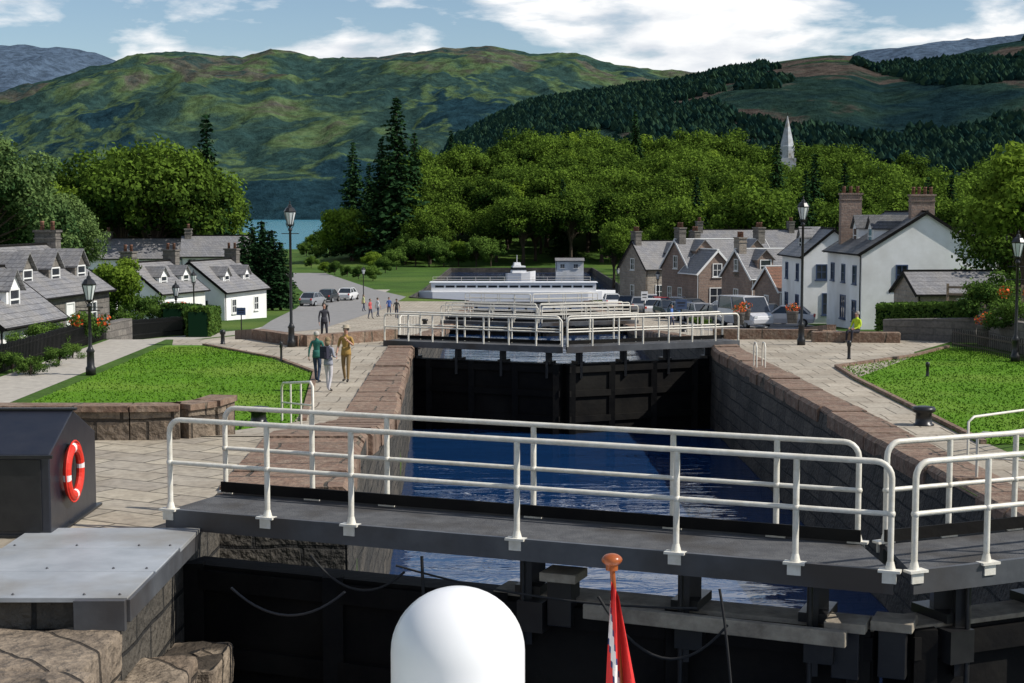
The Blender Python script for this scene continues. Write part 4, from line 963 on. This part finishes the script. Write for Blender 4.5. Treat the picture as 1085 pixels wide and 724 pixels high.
# ---------------- hills ----------------
def hillmat(name,stops,haze,hz,scale,bias=-.68):
    m,nt,b=newmat(name); L=nt.links
    ge=N(nt,'ShaderNodeNewGeometry'); sp=N(nt,'ShaderNodeSeparateXYZ'); L.new(ge.outputs['Position'],sp.inputs[0])
    n1=N(nt,'ShaderNodeTexNoise'); n1.inputs['Scale'].default_value=scale; n1.inputs['Detail'].default_value=12; n1.inputs['Roughness'].default_value=.62; n1.inputs['Distortion'].default_value=.4; L.new(ge.outputs['Position'],n1.inputs['Vector'])
    mr=N(nt,'ShaderNodeMath',operation='MULTIPLY_ADD'); L.new(sp.outputs[2],mr.inputs[0]); mr.inputs[1].default_value=1/900.
    m2=N(nt,'ShaderNodeMath',operation='MULTIPLY_ADD'); L.new(n1.outputs['Fac'],m2.inputs[0]); m2.inputs[1].default_value=2.1; m2.inputs[2].default_value=bias-.2
    L.new(m2.outputs[0],mr.inputs[2])
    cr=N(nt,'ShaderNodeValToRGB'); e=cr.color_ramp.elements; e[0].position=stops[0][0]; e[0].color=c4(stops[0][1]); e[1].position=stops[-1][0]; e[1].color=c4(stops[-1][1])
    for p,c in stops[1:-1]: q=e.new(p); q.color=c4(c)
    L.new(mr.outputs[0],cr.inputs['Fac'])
    mx=N(nt,'ShaderNodeMix',data_type='RGBA'); mx.inputs[0].default_value=hz; L.new(cr.outputs['Color'],mx.inputs[6]); mx.inputs[7].default_value=c4(haze)  # distance haze painted into the hill colour as a fixed blue mix
    n3=N(nt,'ShaderNodeTexNoise'); n3.inputs['Scale'].default_value=scale*16; n3.inputs['Detail'].default_value=8; n3.inputs['Roughness'].default_value=.7; L.new(ge.outputs['Position'],n3.inputs['Vector'])
    r3=N(nt,'ShaderNodeValToRGB'); r3.color_ramp.elements[0].color=(.4,.4,.4,1); r3.color_ramp.elements[0].position=.4; r3.color_ramp.elements[1].position=.6; L.new(n3.outputs['Fac'],r3.inputs['Fac'])
    m3=N(nt,'ShaderNodeMix',data_type='RGBA',blend_type='MULTIPLY'); m3.inputs[0].default_value=.8; L.new(mx.outputs[2],m3.inputs[6]); L.new(r3.outputs['Color'],m3.inputs[7])
    L.new(m3.outputs[2],b.inputs['Base Color']); b.inputs['Roughness'].default_value=1; b.inputs['Specular IOR Level'].default_value=0
    bp=N(nt,'ShaderNodeBump'); bp.inputs['Strength'].default_value=1; bp.inputs['Distance'].default_value=14; L.new(n3.outputs['Fac'],bp.inputs['Height']); L.new(bp.outputs['Normal'],b.inputs['Normal'])
    return m
fo=(.010,.026,.022); gr=(.115,.165,.03); br_=(.125,.10,.05); dk=(.028,.055,.026)
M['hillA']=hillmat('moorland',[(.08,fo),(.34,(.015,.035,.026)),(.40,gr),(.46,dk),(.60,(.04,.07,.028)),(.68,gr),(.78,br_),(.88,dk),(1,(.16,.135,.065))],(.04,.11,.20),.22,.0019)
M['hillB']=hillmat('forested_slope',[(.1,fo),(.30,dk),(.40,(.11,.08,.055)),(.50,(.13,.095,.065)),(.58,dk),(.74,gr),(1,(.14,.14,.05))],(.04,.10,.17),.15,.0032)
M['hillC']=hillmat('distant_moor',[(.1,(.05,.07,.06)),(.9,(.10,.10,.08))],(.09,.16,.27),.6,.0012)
def hill(name,prof,r0,r1,r2,m,amp,seed,px0=-500,px1=1600,nx=340,ny=90,fall=250,curve=.9):
    V=[]
    for j in range(ny+1):
        t=j/ny*1.25
        r=lerp(r0,r1,t) if t<=1 else lerp(r1,r2,(t-1)/.25)
        for i in range(nx+1):
            px=lerp(px0,px1,i/nx); cz=CH+(HZ-interp(px,prof))/F*r1
            x=X(px,r)
            n_=noise.ridged_multi_fractal(Vector((x/800+seed,r/1000,seed)),.95,2.1,7,1.0,2.0)-1.0
            n2=noise.fractal(Vector((x/150,r/150,seed)),.8,2,6)
            if t<=1: z=lerp(-14,cz,t**curve)+ (n_*amp*math.sin(math.pi*min(1,t))**.7 ) + n2*amp*.15*min(1,t*4)
            else: z=cz-fall*((t-1)/.25)+n2*amp*.1
            V.append((x,r,z))
    mb=MB(); mb.add(V,[(j*(nx+1)+i,j*(nx+1)+i+1,(j+1)*(nx+1)+i+1,(j+1)*(nx+1)+i) for j in range(ny) for i in range(nx)],0,True)
    return mb.build(name,m),V
pm=[(-500,90),(-200,110),(0,104),(60,86),(100,74),(150,61),(200,58),(260,64),(290,55),(340,65),(400,63),(440,61),(470,53),(520,51),(560,58),(610,60),(650,72),(700,77),(750,80),(800,84),(900,88),(1100,90),(1600,100)]
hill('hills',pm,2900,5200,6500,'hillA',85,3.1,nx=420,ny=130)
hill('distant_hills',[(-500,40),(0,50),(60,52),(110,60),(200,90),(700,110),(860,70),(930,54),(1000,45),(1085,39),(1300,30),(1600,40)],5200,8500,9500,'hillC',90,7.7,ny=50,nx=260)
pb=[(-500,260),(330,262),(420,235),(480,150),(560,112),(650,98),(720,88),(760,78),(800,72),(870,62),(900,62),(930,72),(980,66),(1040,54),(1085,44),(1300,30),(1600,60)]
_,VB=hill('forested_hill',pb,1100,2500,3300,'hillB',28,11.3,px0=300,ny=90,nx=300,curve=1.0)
VB=np.array(VB).reshape(91,301,3); rr=np.random.default_rng(2); cs=[]
for _ in range(46000):
    fi=rr.random()*72; fj=rr.random()*190+20
    i,jj=int(fi),int(fj); a=fi-i;b=fj-jj
    p=(VB[i,jj]*(1-b)+VB[i,jj+1]*b)*(1-a)+(VB[i+1,jj]*(1-b)+VB[i+1,jj+1]*b)*a
    if p[2]<-5: continue
    nv=noise.noise(Vector((p[0]/170,p[1]/330,4.)))+.4*noise.noise(Vector((p[0]/60,p[1]/70,1.)))
    pxx=542+p[0]/p[1]*F
    thr=lerp(.4,-.06,sstep(680,800,pxx))
    if fi>60: thr+=.12
    if nv>thr: continue
    cs.append(p)
cs=np.array(cs); n=len(cs); h=(5+7*rr.random(n)); w=h*(.25+.25*rr.random(n)); k=5
ang=np.arange(k)*2*np.pi/k
ring=lambda zf,wf:np.stack([cs[:,0,None]+np.cos(ang+rr.random((n,1))*3)*w[:,None]*wf*(.7+.6*rr.random((n,k))),cs[:,1,None]+np.sin(ang)*w[:,None]*wf*(.7+.6*rr.random((n,k))),(cs[:,2]+h*zf)[:,None]+h[:,None]*.05*rr.normal(size=(n,k))],2)
R0=ring(0,1.0);R1=ring(.45,1.0);T_=np.stack([cs[:,0],cs[:,1],cs[:,2]+h],1)[:,None,:]
VV=np.concatenate([R0,R1,T_],1).reshape(-1,3); st=2*k+1
base=[[q,(q+1)%k,k+(q+1)%k,k+q] for q in range(k)]+[[k+q,k+(q+1)%k,2*k] for q in range(k)]
FF=[[v+i*st for v in f] for i in range(n) for f in base]
me=bpy.data.meshes.new('conifer_plantation'); me.from_pydata(VV.tolist(),[],FF)
at=me.attributes.new('tint','FLOAT','POINT'); at.data.foreach_set('value',np.repeat(rr.random(n),st))
M['plant']=leafmat('plantation',(.010,.028,.024),(.032,.062,.032),.0); me.materials.append(M['plant']); addobj('conifer_plantation',me)

# ---------------- world, sun, camera ----------------
sd=Vector((.72,-.15,.68)).normalized()
W=bpy.data.worlds.new('World'); S.world=W; W.use_nodes=True; nt=W.node_tree; L=nt.links
bg=nt.nodes['Background']; sky=N(nt,'ShaderNodeTexSky'); sky.sky_type='NISHITA'; sky.sun_disc=False
sky.sun_elevation=math.asin(sd.z); sky.sun_rotation=math.atan2(sd.x,sd.y); sky.air_density=1.0; sky.dust_density=.2; sky.ozone_density=3.0
tc=N(nt,'ShaderNodeTexCoord'); mp=N(nt,'ShaderNodeMapping'); mp.inputs['Scale'].default_value=(1,1,3.4); mp.inputs['Location'].default_value=(.62,0,.1); L.new(tc.outputs['Generated'],mp.inputs['Vector'])
n1=N(nt,'ShaderNodeTexNoise'); n1.inputs['Scale'].default_value=9; n1.inputs['Detail'].default_value=10; n1.inputs['Roughness'].default_value=.55; n1.inputs['Distortion'].default_value=.15; L.new(mp.outputs[0],n1.inputs['Vector'])
sp=N(nt,'ShaderNodeSeparateXYZ'); L.new(tc.outputs['Generated'],sp.inputs[0])
el=N(nt,'ShaderNodeMapRange'); el.inputs['From Min'].default_value=.08; el.inputs['From Max'].default_value=.5; el.inputs['To Min'].default_value=.075; el.inputs['To Max'].default_value=-.03; L.new(sp.outputs[2],el.inputs['Value'])
ad=N(nt,'ShaderNodeMath',operation='ADD'); L.new(n1.outputs['Fac'],ad.inputs[0]); L.new(el.outputs[0],ad.inputs[1])
cr=N(nt,'ShaderNodeValToRGB'); cr.color_ramp.elements[0].position=.50; cr.color_ramp.elements[1].position=.61; L.new(ad.outputs[0],cr.inputs['Fac'])
n2=N(nt,'ShaderNodeTexNoise'); n2.inputs['Scale'].default_value=18; n2.inputs['Detail'].default_value=7; L.new(mp.outputs[0],n2.inputs['Vector'])
cc=N(nt,'ShaderNodeValToRGB'); cc.color_ramp.elements[0].position=.35; cc.color_ramp.elements[1].position=.56; cc.color_ramp.elements[0].color=(6.4,6.9,7.6,1); cc.color_ramp.elements[1].color=(9.6,9.7,9.8,1); L.new(n2.outputs['Fac'],cc.inputs['Fac'])
mx=N(nt,'ShaderNodeMix',data_type='RGBA'); L.new(cr.outputs['Color'],mx.inputs[0]); L.new(sky.outputs[0],mx.inputs[6]); L.new(cc.outputs['Color'],mx.inputs[7])
L.new(mx.outputs[2],bg.inputs['Color']); bg.inputs['Strength'].default_value=.105
sl=bpy.data.lights.new('sun','SUN'); sl.energy=5.0; sl.angle=math.radians(.5); sl.color=(1,.95,.87); so=bpy.data.objects.new('sun',sl); S.collection.objects.link(so)
so.rotation_euler=sd.to_track_quat('Z','Y').to_euler()
cam=bpy.data.cameras.new('camera'); co=bpy.data.objects.new('camera',cam); S.collection.objects.link(co); co.location=(0,0,CH)
cam.sensor_width=36; cam.lens=36*F/1085; cam.clip_end=20000; cam.clip_start=.1
co.rotation_euler=(math.pi/2-math.atan((362-HZ)/F),0,0); S.camera=co
S.view_settings.view_transform='Standard'; S.view_settings.look='None'; S.view_settings.exposure=0
